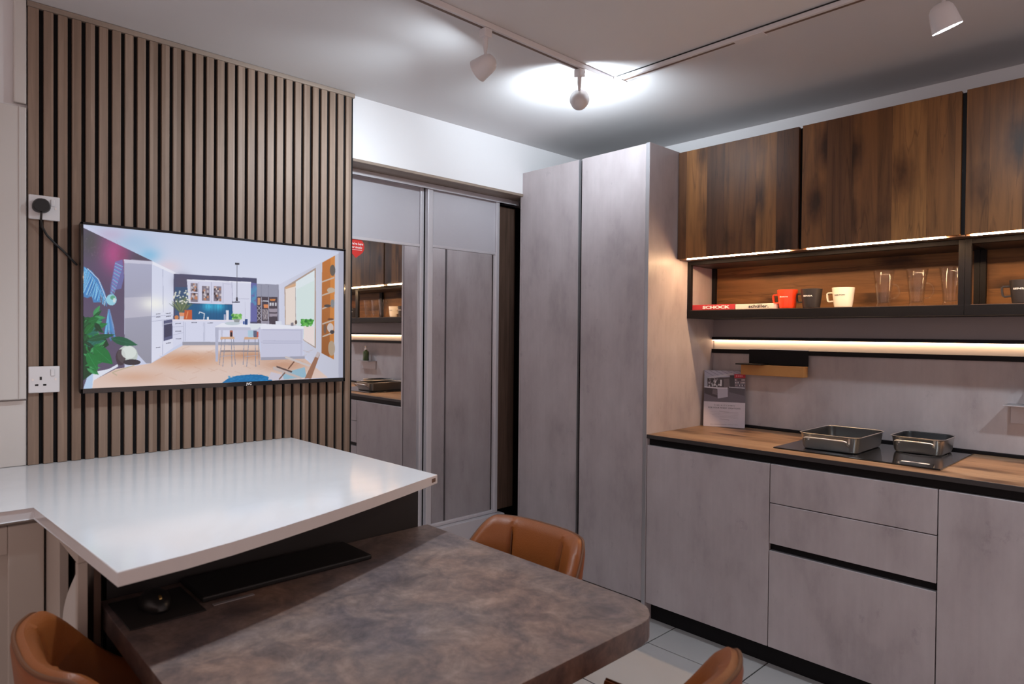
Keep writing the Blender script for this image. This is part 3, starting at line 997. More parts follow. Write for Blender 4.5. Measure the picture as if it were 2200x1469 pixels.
# ================================================================== SOCKETS, PLUG
def socket(z0, z1, label, plugged):
    s = thing('power_socket', label, 'socket', (XS, 0.385, z0))
    MB().box(XS, XS + 0.011, 0.342, 0.428, z0, z1, 0.003, 3).build('face_plate', 'white_plastic', s)
    MB().box(XS + 0.011, XS + 0.014, 0.402, 0.414, z1 - 0.033, z1 - 0.010, 0.002, 2).build('rocker_switch', 'white_plastic', s)
    for yy in (0.353, 0.416):
        sc_ = MB().lathe_dir([(0.0035, 0), (0.0035, 0.0012)], (XS + 0.011, yy, (z0 + z1) / 2), (1, 0, 0), 12)
        sc_.build('screw', 'steel', s)
    if not plugged:
        for yy, zz, a, b_ in ((0.375, (z0 + z1) / 2 + 0.004, 0.003, 0.0055), (0.364, (z0 + z1) / 2 - 0.018, 0.0045, 0.003), (0.386, (z0 + z1) / 2 - 0.018, 0.0045, 0.003)):
            MB().box(XS + 0.0105, XS + 0.0115, yy - a, yy + a, zz - b_, zz + b_).build('pin_slot', 'ink_black', s)
    return s
socket(1.735, 1.815, 'white wall socket with a black plug in it, high on the slats', True)
socket(1.160, 1.248, 'white empty wall socket low on the slats, beside the television corner', False)
pl = thing('plug', 'black three-pin plug in the upper white socket with its cable', 'plug', (XS + 0.011, 0.375, 1.755))
pts = [(0.375 + 0.0245 * math.copysign(abs(math.cos(a)) ** 0.75, math.cos(a)), 1.775 + (0.027 if math.sin(a) > 0 else 0.019) * math.sin(a)) for a in np.linspace(0, 2 * math.pi, 28, endpoint=False)]
pm = MB()
pm.rings([[(XS + 0.0112, y, z) for y, z in pts], [(XS + 0.030, y, z) for y, z in pts], [(XS + 0.038, 0.375 + (y - 0.375) * 0.85, 1.775 + (z - 1.775) * 0.85) for y, z in pts]])
pm.build('plug_body', 'black_plastic', pl, True)
cab = [(XS + 0.025, 0.375, 1.760), (XS + 0.022, 0.374, 1.735), (XS + 0.012, 0.378, 1.712), (XS + 0.008, 0.392, 1.685), (XS + 0.006, 0.415, 1.660), (XS + 0.006, 0.440, 1.635), (XS + 0.006, 0.462, 1.610), (XS + 0.006, 0.478, 1.592)]
MB().tube(cab, 0.0035, 8).build('cable', 'black_plastic', pl, True)

# ================================================================== LEFT WHITE CABINETS
wc = thing('wall_cabinet', 'ivory panelled wall cabinet door left of the slats', 'cabinet', (XL + 0.001, -0.2, 1.14))
MB().box(XL + 0.0005, XL + 0.018, -0.75, 0.338, 1.140, 2.097, 0.002).build('body', 'ivory_paint', wc)
d = MB()
d.box(XL + 0.018, XL + 0.034, 0.262, 0.336, 1.142, 2.095, 0.003)
d.box(XL + 0.018, XL + 0.034, -0.75, 0.262, 2.02, 2.095, 0.003)
d.box(XL + 0.018, XL + 0.034, -0.75, 0.262, 1.142, 1.22, 0.003)
dr = d.build('door_frame', 'ivory_paint', wc)
MB().box(XL + 0.018, XL + 0.024, -0.75, 0.262, 1.22, 2.02).build('door_panel', 'ivory_paint', wc)
MB().box(XL + 0.034, XL + 0.037, 0.316, 0.3195, 1.142, 2.095, 0.001).build('bead', 'ivory_paint', wc)
tag(MB().box(XL + 0.0005, XL + 0.016, -0.75, 0.338, ZQ + 0.001, 1.136, 0.002).build('upstand_panel', 'ivory_paint'), 'ivory splashback panel between the white worktop and the panelled cabinet', 'panel')

bc = thing('base_cabinet', 'cream framed base cabinet under the left end of the white worktop', 'cabinet', (-2.38, -0.2, 0.0))
MB().box(-2.69, -2.083, -0.75, 0.3005, 0.10, 0.889).build('body', 'cream_paint', bc)
MB().box(-2.67, -2.12, -0.75, 0.28, 0.0, 0.10).build('plinth', 'cream_paint', bc)
dd = MB()
dd.box(-2.082, -2.060, 0.222, 0.297, 0.115, 0.876, 0.0025)
dd.box(-2.082, -2.060, -0.32, -0.246, 0.115, 0.868, 0.0025)
dd.box(-2.082, -2.060, -0.246, 0.222, 0.806, 0.876, 0.0025)
dd.box(-2.082, -2.060, -0.246, 0.222, 0.115, 0.190, 0.0025)
dor = dd.build('door', 'cream_paint', bc)
MB().box(-2.082, -2.072, -0.246, 0.222, 0.19, 0.806).build('door_panel', 'cream_paint', dor)

# ================================================================== WHITE WORKTOP / PENINSULA
arc = [(-1.392, 0.313), (-1.410, 0.439), (-1.431, 0.539), (-1.463, 0.656), (-1.507, 0.796), (-1.567, 0.967), (-1.622, 1.112), (-1.686, 1.277)]
outline = [(XL + 0.0005, -0.75), (-2.042, -0.75), (-2.042, 0.274)] + arc + [(XL + 0.0005, 1.258)]
qz = thing('quartz_worktop', 'white quartz worktop with a curved breakfast-bar end under the television', 'worktop', (-2.2, 0.8, 0.891))
MB().prism(outline, 0.891, ZQ, 0.0025, 2).build('slab', 'white_quartz', qz)
ax, ay = Vector((-1.622, 1.112, 0)), Vector((-1.686, 1.277, 0))
dvec = (ay - ax).normalized()
nrm = Vector((dvec.y, -dvec.x, 0))
c0 = ay - dvec * 0.022 + nrm * 0.0006
tg = MB()
tg.box(-0.010, 0.010, -0.0006, 0.0006, -0.006, 0.006)
for v in tg.bm.verts:
    c = v.co.copy()
    v.co = c0 + dvec * c.x + nrm * c.y + Vector((0, 0, 0.9055 + c.z))
tg.build('maker_tag', 'tag_brown', qz)

pb = thing('peninsula_base', 'cream end panel and dark back board carrying the white worktop', 'cabinet', (-2.1, 0.8, 0.0))
MB().box(-2.080, -1.892, 0.302, 0.322, 0.0, 0.8895, 0.002).build('end_panel', 'cream_paint', pb)
MB().box(-1.892, -1.684, 0.302, 0.322, 0.862, 0.8895, 0.002).build('top_rail', 'cream_paint', pb)
MB().box(-1.704, -1.684, 0.302, 0.322, 0.0, 0.862, 0.002).build('corner_post', 'cream_paint', pb)
cv = [(-1.704, 0.845)] + [(-1.704 - 0.172 * math.sin(math.pi * min(1, t * 1.12) * 0.62) ** 1.1, 0.845 - 0.26 * t) for t in np.linspace(0.04, 1, 14)] + [(-1.80, 0.54), (-1.704, 0.50)]
MB().prism_axis(cv, 0.306, 0.320, 'y').build('curved_panel', 'ivory_paint', pb)
MB().box(-2.05, -1.70, 0.336, 0.350, 0.0, 0.889).build('inner_partition', 'walnut_panel', pb)
MB().box(-1.800, -1.768, 0.375, 1.262, 0.0, 0.8895, 0.001).build('back_board', 'anthracite', pb)
MB().box(-2.69, -1.81, 1.225, 1.245, 0.0, 0.8895, 0.001).build('side_board', 'anthracite', pb)

# ================================================================== DESK AND WHAT LIES ON IT
dk = thing('desk', 'brown-grey stone-look desk with a rounded corner below the white worktop', 'desk', (-1.3, 0.83, 0.0))
rc = 0.10
DX0, DX1, DY0, DY1 = -1.766, -0.843, 0.358, 1.298
do = [(DX0, DY0), (DX1 - rc, DY0)]
do += [(DX1 - rc + rc * math.cos(a), DY0 + rc + rc * math.sin(a)) for a in np.linspace(-math.pi / 2, 0, 10)]
do += [(DX1 - rc + rc * math.cos(a), DY1 - rc + rc * math.sin(a)) for a in np.linspace(0, math.pi / 2, 10)]
do += [(DX0, DY1)]
MB().prism(do, ZD - 0.05, ZD, 0.002, 2).build('desk_top', 'desk_laminate', dk)
MB().lathe([(0.20, 0.0), (0.20, 0.008), (0.04, 0.012), (0.032, 0.02), (0.032, ZD - 0.058), (0.09, ZD - 0.056), (0.09, ZD - 0.05)], -0.97, 0.53, 24).build('pedestal_leg', 'black_matt', dk, True)

kb = thing('keyboard', 'black computer keyboard on the desk under the white worktop', 'keyboard', (-1.672, 0.755, ZD))
MB().box(-1.752, -1.592, 0.532, 0.982, ZD + 0.0005, ZD + 0.014, 0.004, 2).build('case', 'black_plastic', kb)
key_me = None
for r in range(6):
    for c in range(21):
        kx, ky = -1.740 + r * 0.0245, 0.541 + c * 0.0207
        if key_me is None:
            t = MB().box(-0.0095, 0.0095, -0.009, 0.009, 0, 0.006, 0.0015, 1).build('key', 'key_grey', kb)
            key_me = t.data
        else:
            t = bpy.data.objects.new('key', key_me)
            col.objects.link(t)
            t.parent = kb
        t.location = Vector((kx, ky + 0.010, ZD + 0.0138)) - kb.location
ms = thing('computer_mouse', 'black computer mouse on a dark mat under the worktop tip', 'mouse', (-1.64, 0.445, ZD + 0.003))
rr = []
for k, (f, z) in enumerate([(0.93, 0.0), (1.0, 0.006), (0.97, 0.016), (0.84, 0.026), (0.6, 0.033), (0.25, 0.0365), (0.02, 0.037)]):
    rr.append([(-1.64 + 0.055 * f * math.cos(a), 0.445 + 0.032 * f * math.sin(a), ZD + 0.0035 + z) for a in np.linspace(0, 2 * math.pi, 28, endpoint=False)])
MB().rings(rr).build('mouse_body', 'black_plastic', ms, True)
MB().lathe_dir([(0.008, -0.003), (0.009, 0), (0.008, 0.003)], (-1.607, 0.445, ZD + 0.030), (0, 1, 0), 16).build('scroll_wheel', 'brass', ms, True)
tag(MB().box(-1.73, -1.545, 0.370, 0.525, ZD + 0.0005, ZD + 0.003, 0.001, 1).build('mouse_mat', 'anthracite'), 'dark mouse mat lying under the black computer mouse', 'mouse mat')
tag(MB().box(-1.570, -1.558, 0.545, 0.640, ZD + 0.0005, ZD + 0.003, 0.001, 1).build('ruler', 'alu_edge'), 'small pale strip lying on the desk in front of the keyboard', 'ruler')

# ================================================================== CHAIRS
def chair_shell_points(phi, wv):
    """plan direction for angle phi (0 = straight back, +-: sides); squarish U"""
    e = 2.0 / 2.9
    s_, c_ = math.sin(phi), math.cos(phi)
    return (0.215 * math.copysign(abs(s_) ** e, s_), -0.250 * math.copysign(abs(c_) ** e, c_))

def make_chair(label, loc, rz):
    t = thing('tub_chair', label, 'chair', loc, 'tan leather chairs around the desk')
    t.rotation_euler = (0, 0, rz)
    loc0 = t.location.copy()
    t.location = (0, 0, 0)
    PH = np.linspace(-math.radians(104), math.radians(104), 73)
    def rim(phi):
        a = abs(math.degrees(phi))
        k = min(1, max(0, (a - 36) / 62))
        k = k * k * (3 - 2 * k)
        return 0.800 - 0.200 * k
    rings = []
    pip = []
    for phi in PH:
        H = rim(phi)
        px, py = chair_shell_points(phi, 0)
        q = Vector((px, py, 0))
        n = q.normalized()
        th = 0.046
        groove = 0.0
        for g in (-0.36, 0.36):
            groove += 0.014 * math.exp(-((phi - g) / 0.035) ** 2)
        def P(off, z):
            lean = 1 + 0.16 * (z - 0.40) / 0.40
            b = q * lean - n * off
            return (b.x, b.y, z)
        z0 = 0.40
        ring = []
        for z in np.linspace(z0, H - 0.02, 7):
            ring.append(P(0.0, z))
        ring.append(P(0.004, H - 0.008))
        pip.append(P(0.007, H - 0.003))
        ring.append(P(0.012, H - 0.001))
        ring.append(P(th * 0.5, H + 0.003))
        ring.append(P(th * 0.82 + groove * 0.3, H - 0.006))
        ring.append(P(th * 0.98 - groove * 0.2, H - 0.022))
        for z in np.linspace(H - 0.06, z0 + 0.03, 7):
            puff = 0.012 * math.sin(math.pi * min(1, max(0, (H - z) / (H - z0))))
            ring.append(P(th + puff - groove * 1.2, z))
        ring.append(P(th * 0.6, z0))
        rings.append(ring)
    MB().rings(rings).build('shell', 'leather_tan', t, True)
    MB().tube(pip, 0.0042, 8).build('piping', 'leather_seam', t, True)
    for g in (-0.36, 0.36):
        H = rim(g)
        px, py = chair_shell_points(g, 0)
        q = Vector((px, py, 0)); n = q.normalized()
        pth = []
        for z in np.linspace(H - 0.014, 0.47, 9):
            b = q * (1 + 0.16 * (z - 0.40) / 0.40) - n * (0.046 - 0.010 + 0.012 * math.sin(math.pi * (H - z) / (H - 0.4)))
            pth.append((b.x, b.y, z))
        MB().tube(pth, 0.0025, 6).build('seam', 'leather_seam', t, True)
    # seat cushion
    rr = []
    for f, z in [(0.90, 0.395), (0.99, 0.41), (1.0, 0.44), (0.985, 0.465), (0.93, 0.482), (0.80, 0.490), (0.4, 0.494), (0.02, 0.495)]:
        ring = []
        for a in np.linspace(0, 2 * math.pi, 40, endpoint=False):
            e = 2 / 3.2
            ring.append((0.168 * f * math.copysign(abs(math.cos(a)) ** e, math.cos(a)), 0.035 + 0.215 * f * math.copysign(abs(math.sin(a)) ** e, math.sin(a)), z))
        rr.append(ring)
    MB().rings(rr).build('seat', 'leather_tan', t, True)
    MB().box(-0.15, 0.15, -0.16, 0.18, 0.375, 0.396, 0.004).build('under_frame', 'black_matt', t)
    for sx_ in (-1, 1):
        for sy in (-1, 1):
            MB().tube([(sx_ * 0.13, 0.01 + sy * 0.14, 0.378), (sx_ * 0.20, 0.01 + sy * 0.21, 0.0)], [0.014, 0.009], 12).build('leg', 'black_matt', t, True)
    t.location = loc0
    return t
make_chair('tan leather tub chair on the far side of the desk, facing the camera', (-1.360, 1.165, 0), math.radians(181))
make_chair('tan leather tub chair at the lower left corner, nearest the cream cabinet', (-1.450, 0.452, 0), math.radians(0))
make_chair('tan leather tub chair in the lower middle beside the tiled floor', (-0.820, 0.952, 0), math.radians(90))

# ================================================================== WARDROBE WITH SLIDING MIRROR DOORS
def sliding_door(label, xm, y0, y1, zb, zt, zsplit, stile_l, stile_r):
    t = thing('sliding_mirror_door', label, 'wardrobe door', (xm - 0.01, (y0 + y1) / 2, zb))
    MB().box(xm - 0.012, xm, y0 + 0.01, y1 - 0.01, zb + 0.01, zsplit).build('mirror_pane', 'mirror_glass', t)
    MB().box(xm - 0.012, xm + 0.002, y0 + 0.01, y1 - 0.01, zsplit, zt - 0.01).build('grey_panel', 'grey_glass_panel', t)
    MB().box(xm - 0.016, xm + 0.014, y0, y0 + stile_l, zb, zt, 0.004, 2).build('stile', 'silver_frame', t)
    MB().box(xm - 0.016, xm + 0.014, y1 - stile_r, y1, zb, zt, 0.004, 2).build('stile', 'silver_frame', t)
    MB().box(xm - 0.014, xm + 0.010, y0 + stile_l, y1 - stile_r, zb, zb + 0.016, 0.002).build('bottom_rail', 'silver_frame', t)
    MB().box(xm - 0.014, xm + 0.006, y0 + stile_l, y1 - stile_r, zt - 0.012, zt, 0.002).build('top_rail', 'silver_frame', t)
    MB().box(xm + 0.001, xm + 0.008, y0 + stile_l, y1 - stile_r, zsplit - 0.008, zsplit + 0.006, 0.001).build('glazing_bar', 'silver_frame', t)
    return t
sliding_door('sliding mirror door with grey top panel next to the slat wall, reflecting mugs', -2.872, 1.40, 2.066, 0.335, 2.145, 1.832, 0.03, 0.024)
sliding_door('sliding mirror door with grey top panel beside the tall grey units', -2.838, 2.066, 2.575, 0.335, 2.140, 1.832, 0.034, 0.026)
wr = thing('wardrobe_surround', 'grey sliding-door wardrobe carcass with top track, low plinth and walnut side', 'wardrobe', (-2.9, 2.1, 0.0))
MB().box(-2.90, -2.812, 1.552, 2.715, 2.1465, 2.1515, 0.001).build('top_track', 'silver_frame', wr)
MB().box(-2.815, -2.812, 1.552, 2.715, 2.125, 2.1465).build('track_fascia', 'silver_frame', wr)
MB().box(-3.01, -2.79, 1.552, 2.60, 0.0, 0.334, 0.002).build('plinth', 'grey_glass_panel', wr)
MB().box(-2.895, -2.872, 2.47, 2.742, 0.335, 2.118, 0.001).build('side_panel', 'walnut_panel', wr)

st = thing('round_sticker', 'red pin-shaped sticker with white lettering stuck on the mirror', 'sticker', (-2.872, 1.675, 1.79))
sy, sz, sr = 1.672, 1.790, 0.043
pts = []
for a in np.linspace(math.radians(-48), math.radians(228), 36):
    pts.append((sy + sr * math.cos(a), sz + sr * math.sin(a)))
pts.append((sy - 0.004, sz - sr * 1.30))
MB().prism_axis(pts, -2.8718, -2.8710, 'x').build('sticker_face', 'sticker_red', st)
text('lettering', "We're here", 0.0165, 'ink_white', st, (-2.8708, sy, sz + 0.008), (0, 1, 0), (0, 0, 1), bold=0.0003, width=0.072)
text('lettering', "for music", 0.0165, 'ink_white', st, (-2.8708, sy, sz - 0.009), (0, 1, 0), (0, 0, 1), bold=0.0003, width=0.062)
MB().box(-2.8708, -2.8704, sy - 0.030, sy + 0.030, sz - 0.0175, sz - 0.0155).build('small_print', 'ink_white', st)

# ================================================================== TALL UNITS
def tall_unit(label, x0, x1, xd0, xd1):
    t = thing('tall_cabinet', label, 'cabinet', ((x0 + x1) / 2, YF + 0.3, 0))
    MB().box(x0, x1, YF + 0.075, YW - 0.002, 0.09, 2.282).build('body', 'black_void', t)
    MB().box(x0, x1, YF + 0.022, YF + 0.075, 2.262, 2.282).build('top_board', 'black_void', t)
    MB().box(xd0, xd1, YF, YF + 0.020, 0.0924, 2.285, 0.0012, 1).build('door', 'concrete_front', t)
    MB().box(x0, x1, YF + 0.05, YF + 0.066, 0.0, 0.09).build('plinth', 'black_matt', t)
    return t
tl = tall_unit('tall grey concrete-look cabinet nearest the wardrobe', -2.700, -2.274, -2.704, -2.283)
MB().box(-2.718, -2.7045, YF - 0.001, YW - 0.002, 0.0, 2.289, 0.001).build('filler_panel', 'concrete_front', tl)
MB().box(-2.2835, -2.2795, YF - 0.0008, YF + 0.018, 0.0924, 2.285).build('edge_strip', 'alu_edge', tl)
tr = tall_unit('tall grey concrete-look cabinet beside the worktop, with end panel', -2.274, -1.858, -2.260, -1.860)
MB().box(-1.8575, XT, YF - 0.002, YW - 0.002, 0.0, 2.287, 0.001).build('end_panel', 'concrete_front', tr)
MB().box(-1.8575, XT - 0.001, YF - 0.0035, YF - 0.0021, 0.0, 2.286).build('edge_band', 'alu_edge', tr)

# ================================================================== BASE UNITS
U0, U1, U2, U3 = XT + 0.001, -1.232, -0.634, -0.034
def base_unit(label, x0, x1, kind):
    t = thing('base_unit', label, 'cabinet', ((x0 + x1) / 2, YF + 0.3, 0.0))
    MB().box(x0, x1, YF + 0.024, YW - 0.002, 0.092, 0.845).build('body', 'black_matt', t)
    MB().box(x0, x1, YF + 0.024, YF + 0.04, 0.845, 0.878).build('grip_channel', 'black_matt', t)
    def front(z0, z1, nm):
        f = MB().box(x0 + 0.0018, x1 - 0.0018, YF, YF + 0.020, z0, z1, 0.0012, 1).build(nm, 'concrete_front', t)
        MB().box(x0 + 0.0022, x1 - 0.0022, YF + 0.0015, YF + 0.0185, z1 - 0.0002, z1 + 0.0012).build('edge_band', 'alu_edge', f)
    if kind == 'door':
        front(0.0925, 0.846, 'door')
    else:
        front(0.688, 0.846, 'drawer_front')
        front(0.520, 0.684, 'drawer_front')
        front(0.0925, 0.490, 'drawer_front')
        MB().box(x0 + 0.006, x1 - 0.006, YF + 0.018, YF + 0.0238, 0.491, 0.519).build('grip_strip', 'black_matt', t)
    return t
base_unit('grey base cabinet with one door next to the tall cabinet', U0, U1, 'door')
base_unit('grey base cabinet with three drawers under the hob', U1, U2, 'drawers')
base_unit('grey base cabinet with one door at the right edge', U2, U3, 'door')
tag(MB().box(U0, U3, YF + 0.05, YF + 0.066, 0.0, 0.0915, 0.001).build('plinth_board', 'black_matt'), 'long black plinth board under the grey base cabinets', 'plinth')

wt = thing('kitchen_worktop', 'oak-look worktop with dark front edge carrying the hob', 'worktop', (-0.93, 2.93, 0.879))
MB().box(XT + 0.0005, U3, YF + 0.001, YW - 0.004, 0.879, ZW, 0.0012, 1).build('board', 'worktop_oak', wt)
MB().box(XT + 0.0005, U3, YF - 0.002, YF + 0.0012, 0.879, ZW - 0.0003, 0.0006, 1).build('front_edge', 'dark_edge', wt)
tag(MB().box(XT + 0.0005, U3, YW - 0.014, YW - 0.0035, ZW + 0.0002, ZW + 0.014, 0.002).build('sealing_strip', 'black_matt'), 'thin black sealing strip along the back of the oak worktop', 'strip')

# ================================================================== BACKSPLASH, LIGHT RAIL
tag(MB().box(XT + 0.0005, U3, YW - 0.009, YW - 0.0005, ZW + 0.015, 1.278).build('splashback', 'concrete_splash'), 'grey concrete-look splashback between worktop and light rail', 'splashback')
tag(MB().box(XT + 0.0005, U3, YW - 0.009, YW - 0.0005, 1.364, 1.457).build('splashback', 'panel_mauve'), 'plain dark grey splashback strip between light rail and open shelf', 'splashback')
lr = thing('light_rail', 'black wall rail with a long warm glowing light strip over the worktop', 'light', (-0.93, YW - 0.02, 1.279))
MB().box(XT + 0.001, U3, YW - 0.026, YW - 0.0006, 1.279, 1.300, 0.001).build('lower_profile', 'black_matt', lr)
MB().box(XT + 0.001, U3, YW - 0.026, YW - 0.0006, 1.349, 1.3635, 0.001).build('upper_profile', 'black_matt', lr)
MB().box(XT + 0.004, U3, YW - 0.006, YW - 0.0006, 1.300, 1.349).build('reflector', 'rail_reflector', lr)
MB().box(XT + 0.004, U3, YW - 0.022, YW - 0.010, 1.3445, 1.3489).build('light_strip', 'led_rail', lr)

rh = thing('rail_holder', 'black and honey-wood holder hanging from the light rail', 'holder', (-1.47, YW - 0.04, 1.17))
MB().box(-1.622, -1.322, YW - 0.032, YW - 0.0265, 1.226, 1.302, 0.001).build('hanger_plate', 'black_matt', rh)
MB().box(-1.622, -1.322, YW - 0.034, YW - 0.0265, 1.302, 1.306, 0.0005).build('hook_lip', 'steel', rh)
MB().box(-1.640, -1.322, YW - 0.082, YW - 0.0325, 1.174, 1.226, 0.002).build('wood_block', 'honey_wood', rh)
MB().box(-1.648, -1.515, YW - 0.125, YW - 0.033, 1.2265, 1.232, 0.001).build('tray', 'black_matt', rh)

rs = thing('rail_shelf', 'small metal shelf on the splashback at the right edge', 'shelf', (-0.42, YW - 0.05, 1.10))
MB().box(-0.545, -0.28, YW - 0.105, YW - 0.0095, 1.108, 1.113, 0.001).build('tray', 'alu_edge', rs)
MB().box(-0.535, -0.29, YW - 0.013, YW - 0.0095, 1.035, 1.108, 0.001).build('back_plate', 'grey_glass_panel', rs)
sb = thing('soap_bottle', 'green soap bottle with a steel pump on the small metal shelf', 'bottle', (-0.44, YW - 0.06, 1.1135))
MB().lathe([(0.026, 1.1135), (0.028, 1.118), (0.028, 1.185), (0.022, 1.20), (0.012, 1.205), (0.012, 1.212)], -0.44, YW - 0.058, 24).build('bottle_body', 'green_soap', sb, True)
MB().lathe([(0.013, 1.212), (0.013, 1.224), (0.005, 1.226), (0.005, 1.244)], -0.44, YW - 0.058, 16).build('pump', 'steel', sb, True)
MB().tube([(-0.44, YW - 0.058, 1.245), (-0.455, YW - 0.07, 1.245), (-0.47, YW - 0.085, 1.238)], 0.004, 8).build('spout', 'steel', sb, True)

# ================================================================== WALL UNITS
ZU0, ZU1 = 1.751, 2.2805
def wall_unit(label, x0, x1, strips):
    t = thing('wall_unit', label, 'cabinet', ((x0 + x1) / 2, YU + 0.2, ZU0))
    MB().box(x0, x1, YU + 0.022, YW - 0.002, ZU0 + 0.002, ZU1 - 0.003).build('body', 'black_matt', t)
    MB().box(x0 + 0.002, x1 - 0.014, YU, YU + 0.020, ZU0, ZU1, 0.0012, 1).build('door', 'old_oak', t)
    for a, b in strips:
        MB().box(a, b, YU + 0.004, YU + 0.016, ZU0 - 0.0052, ZU0 - 0.0004, 0.001, 1).build('light_strip', 'led_strip', t)
    MB().box(x0 + 0.001, x1 - 0.001, YU + 0.022, YS + 0.002, ZU0 - 0.004, ZU0 + 0.0015).build('underside', 'walnut_panel', t)
    return t
wall_unit('dark old-oak wall unit next to the tall grey cabinet', XT + 0.001, -1.222, [(-1.785, -1.41), (-1.405, -1.275)])
wall_unit('dark old-oak wall unit in the middle, above the glass mugs', -1.222, -0.624, [(-1.198, -0.684)])
wall_unit('dark old-oak wall unit at the right edge, above the dark mug', -0.624, -0.024, [(-0.606, -0.06)])

# ================================================================== OPEN SHELVES
def open_shelf(label, x0, x1, back_open):
    t = thing('open_shelf', label, 'shelf', ((x0 + x1) / 2, YS + 0.13, 1.458))
    z0, z1 = 1.458, 1.7455
    fr = 0.020
    for xa, xb in ((x0, x0 + fr), (x1 - fr, x1)):
        MB().box(xa, xb, YS, YS + 0.020, z0, z1, 0.001).build('front_post', 'black_matt', t)
        MB().box(xa, xb, YW - 0.034, YW - 0.014, z0, z1, 0.001).build('rear_post', 'black_matt', t)
        MB().box(xa, xb, YS + 0.02, YW - 0.034, z1 - 0.018, z1, 0.001).build('side_rail', 'black_matt', t)
    MB().box(x0 + fr, x1 - fr, YS, YS + 0.020, z1 - 0.018, z1, 0.001).build('front_rail', 'black_void', t)
    MB().box(x0 + fr, x1 - fr, YS + 0.02, YW - 0.014, z1 - 0.018, z1 - 0.002).build('top_board', 'dark_edge', t)
    MB().box(x0, x1, YS - 0.0005, YW - 0.014, z0 - 0.0005, 1.4965, 0.001).build('bottom_board', 'black_matt', t)
    MB().box(x0 + 0.001, x1 - 0.001, YS + 0.001, YW - 0.036, 1.4966, 1.4985).build('shelf_mat', 'walnut_panel', t)
    MB().box(x0 + fr, x1 - fr, YW - 0.0135, YW - 0.0015, 1.4965, z1 - 0.002).build('back_panel', 'old_oak_back', t)
    return t
open_shelf('long black-framed open shelf with oak back holding books and mugs', XT + 0.001, -0.6415, False)
open_shelf('black-framed open shelf at the right edge holding one dark mug', -0.6405, -0.034, False)

# ================================================================== BOOKS, MUGS, GLASSES
def book(label, x0, x1, ydepth, z1, mat, word, wmat, size, wx, bold, width):
    z0 = 1.4988
    y0 = YS + 0.013
    t = thing('book', label, 'book', ((x0 + x1) / 2, y0 + ydepth / 2, z0))
    MB().box(x0 + 0.002, x1 - 0.002, y0 + 0.004, y0 + ydepth - 0.002, z0 + 0.0022, z1 - 0.0022).build('pages', 'paper', t)
    MB().box(x0, x1, y0, y0 + ydepth, z0, z0 + 0.0022, 0.0006, 1).build('cover', mat, t)
    MB().box(x0, x1, y0, y0 + ydepth, z1 - 0.0022, z1, 0.0006, 1).build('cover', mat, t)
    MB().box(x0, x1, y0 - 0.001, y0 + 0.0035, z0 + 0.0005, z1 - 0.0005, 0.0008, 1).build('spine', mat, t)
    text('lettering', word, size, wmat, t, (wx, y0 - 0.0012, z0 + 0.0065), (1, 0, 0), (0, 0, 1), bold=bold, width=width)
    return t
book('red book with white capitals on its spine, lying at the shelf end', -1.814, -1.582, 0.20, 1.5255, 'book_red', 'SCHOCK', 'ink_white', 0.0195, -1.683, 0.0009, 0.148)
book('ivory book with black lettering on its spine, lying between red book and red mug', -1.578, -1.390, 0.20, 1.5235, 'book_ivory', 'schüller.', 'ink_black', 0.0205, -1.462, 0.0004, 0.098)

def mug(label, cx, cy, mat, word, wmat, wsize, wlen, hz=0.088, turn=-92):
    z0 = 1.4990
    t = thing('mug', label, 'mug', (cx, cy, z0), 'square-handled mugs on the open shelf')
    rb, rt = 0.0355, 0.0455
    prof = [(rb - 0.004, z0), (rb, z0 + 0.003)]
    for k in range(1, 9):
        f = k / 8
        prof.append((rb + (rt - rb) * f ** 0.8, z0 + 0.003 + (hz - 0.004) * f))
    prof += [(rt - 0.0015, z0 + hz), (rt - 0.0035, z0 + hz - 0.001)]
    for k in range(7, 0, -1):
        f = k / 8
        prof.append((rb + (rt - rb) * f ** 0.8 - 0.0038, z0 + 0.006 + (hz - 0.007) * f))
    prof += [(rb - 0.006, z0 + 0.006), (0.0005, z0 + 0.006)]
    MB().lathe(prof, cx, cy, 48).build('cup', mat, t, True)
    hx = cx - 0.039
    hp = [(hx, z0 + 0.066), (hx - 0.010, z0 + 0.0665), (hx - 0.024, z0 + 0.066), (hx - 0.0285, z0 + 0.062), (hx - 0.028, z0 + 0.048), (hx - 0.025, z0 + 0.031), (hx - 0.020, z0 + 0.0275), (hx - 0.008, z0 + 0.029), (hx + 0.003, z0 + 0.030)]
    rings = []
    for i, (x, z) in enumerate(hp):
        a = Vector(hp[max(0, i - 1)]); b = Vector(hp[min(len(hp) - 1, i + 1)])
        tn = (b - a).normalized(); nn = Vector((-tn.y, tn.x)) * 0.0032
        rings.append([(x + nn.x, cy - 0.006, z + nn.y), (x + nn.x, cy + 0.006, z + nn.y), (x - nn.x, cy + 0.006, z - nn.y), (x - nn.x, cy - 0.006, z - nn.y)])
    h = MB().rings(rings)
    bmesh.ops.bevel(h.bm, geom=list(h.bm.edges), offset=0.001, segments=2, affect='EDGES')
    h.build('handle', mat, t, True)
    # lettering wrapped round the cup, facing the room
    cu = text('lettering', word, wsize, wmat, None, (0, 0, 0), (1, 0, 0), (0, 1, 0), bold=0.0002, width=wlen)
    me = cu.data
    zc = z0 + 0.052
    a0 = math.radians(turn)
    for v in me.vertices:
        x, yy, dz = v.co
        rr_ = rb + (rt - rb) * ((zc + yy - z0 - 0.003) / (hz - 0.004)) ** 0.8 + 0.0004 + dz
        an = a0 + x / 0.042
        v.co = Vector((cx + rr_ * math.cos(an), cy + rr_ * math.sin(an), zc + yy)) - t.location
    cu.parent = t
    return t
mug('red mug with a square handle and small white lettering', -1.352, 3.05, 'red_glaze', 'silestone', 'ink_white', 0.0085, 0.040)
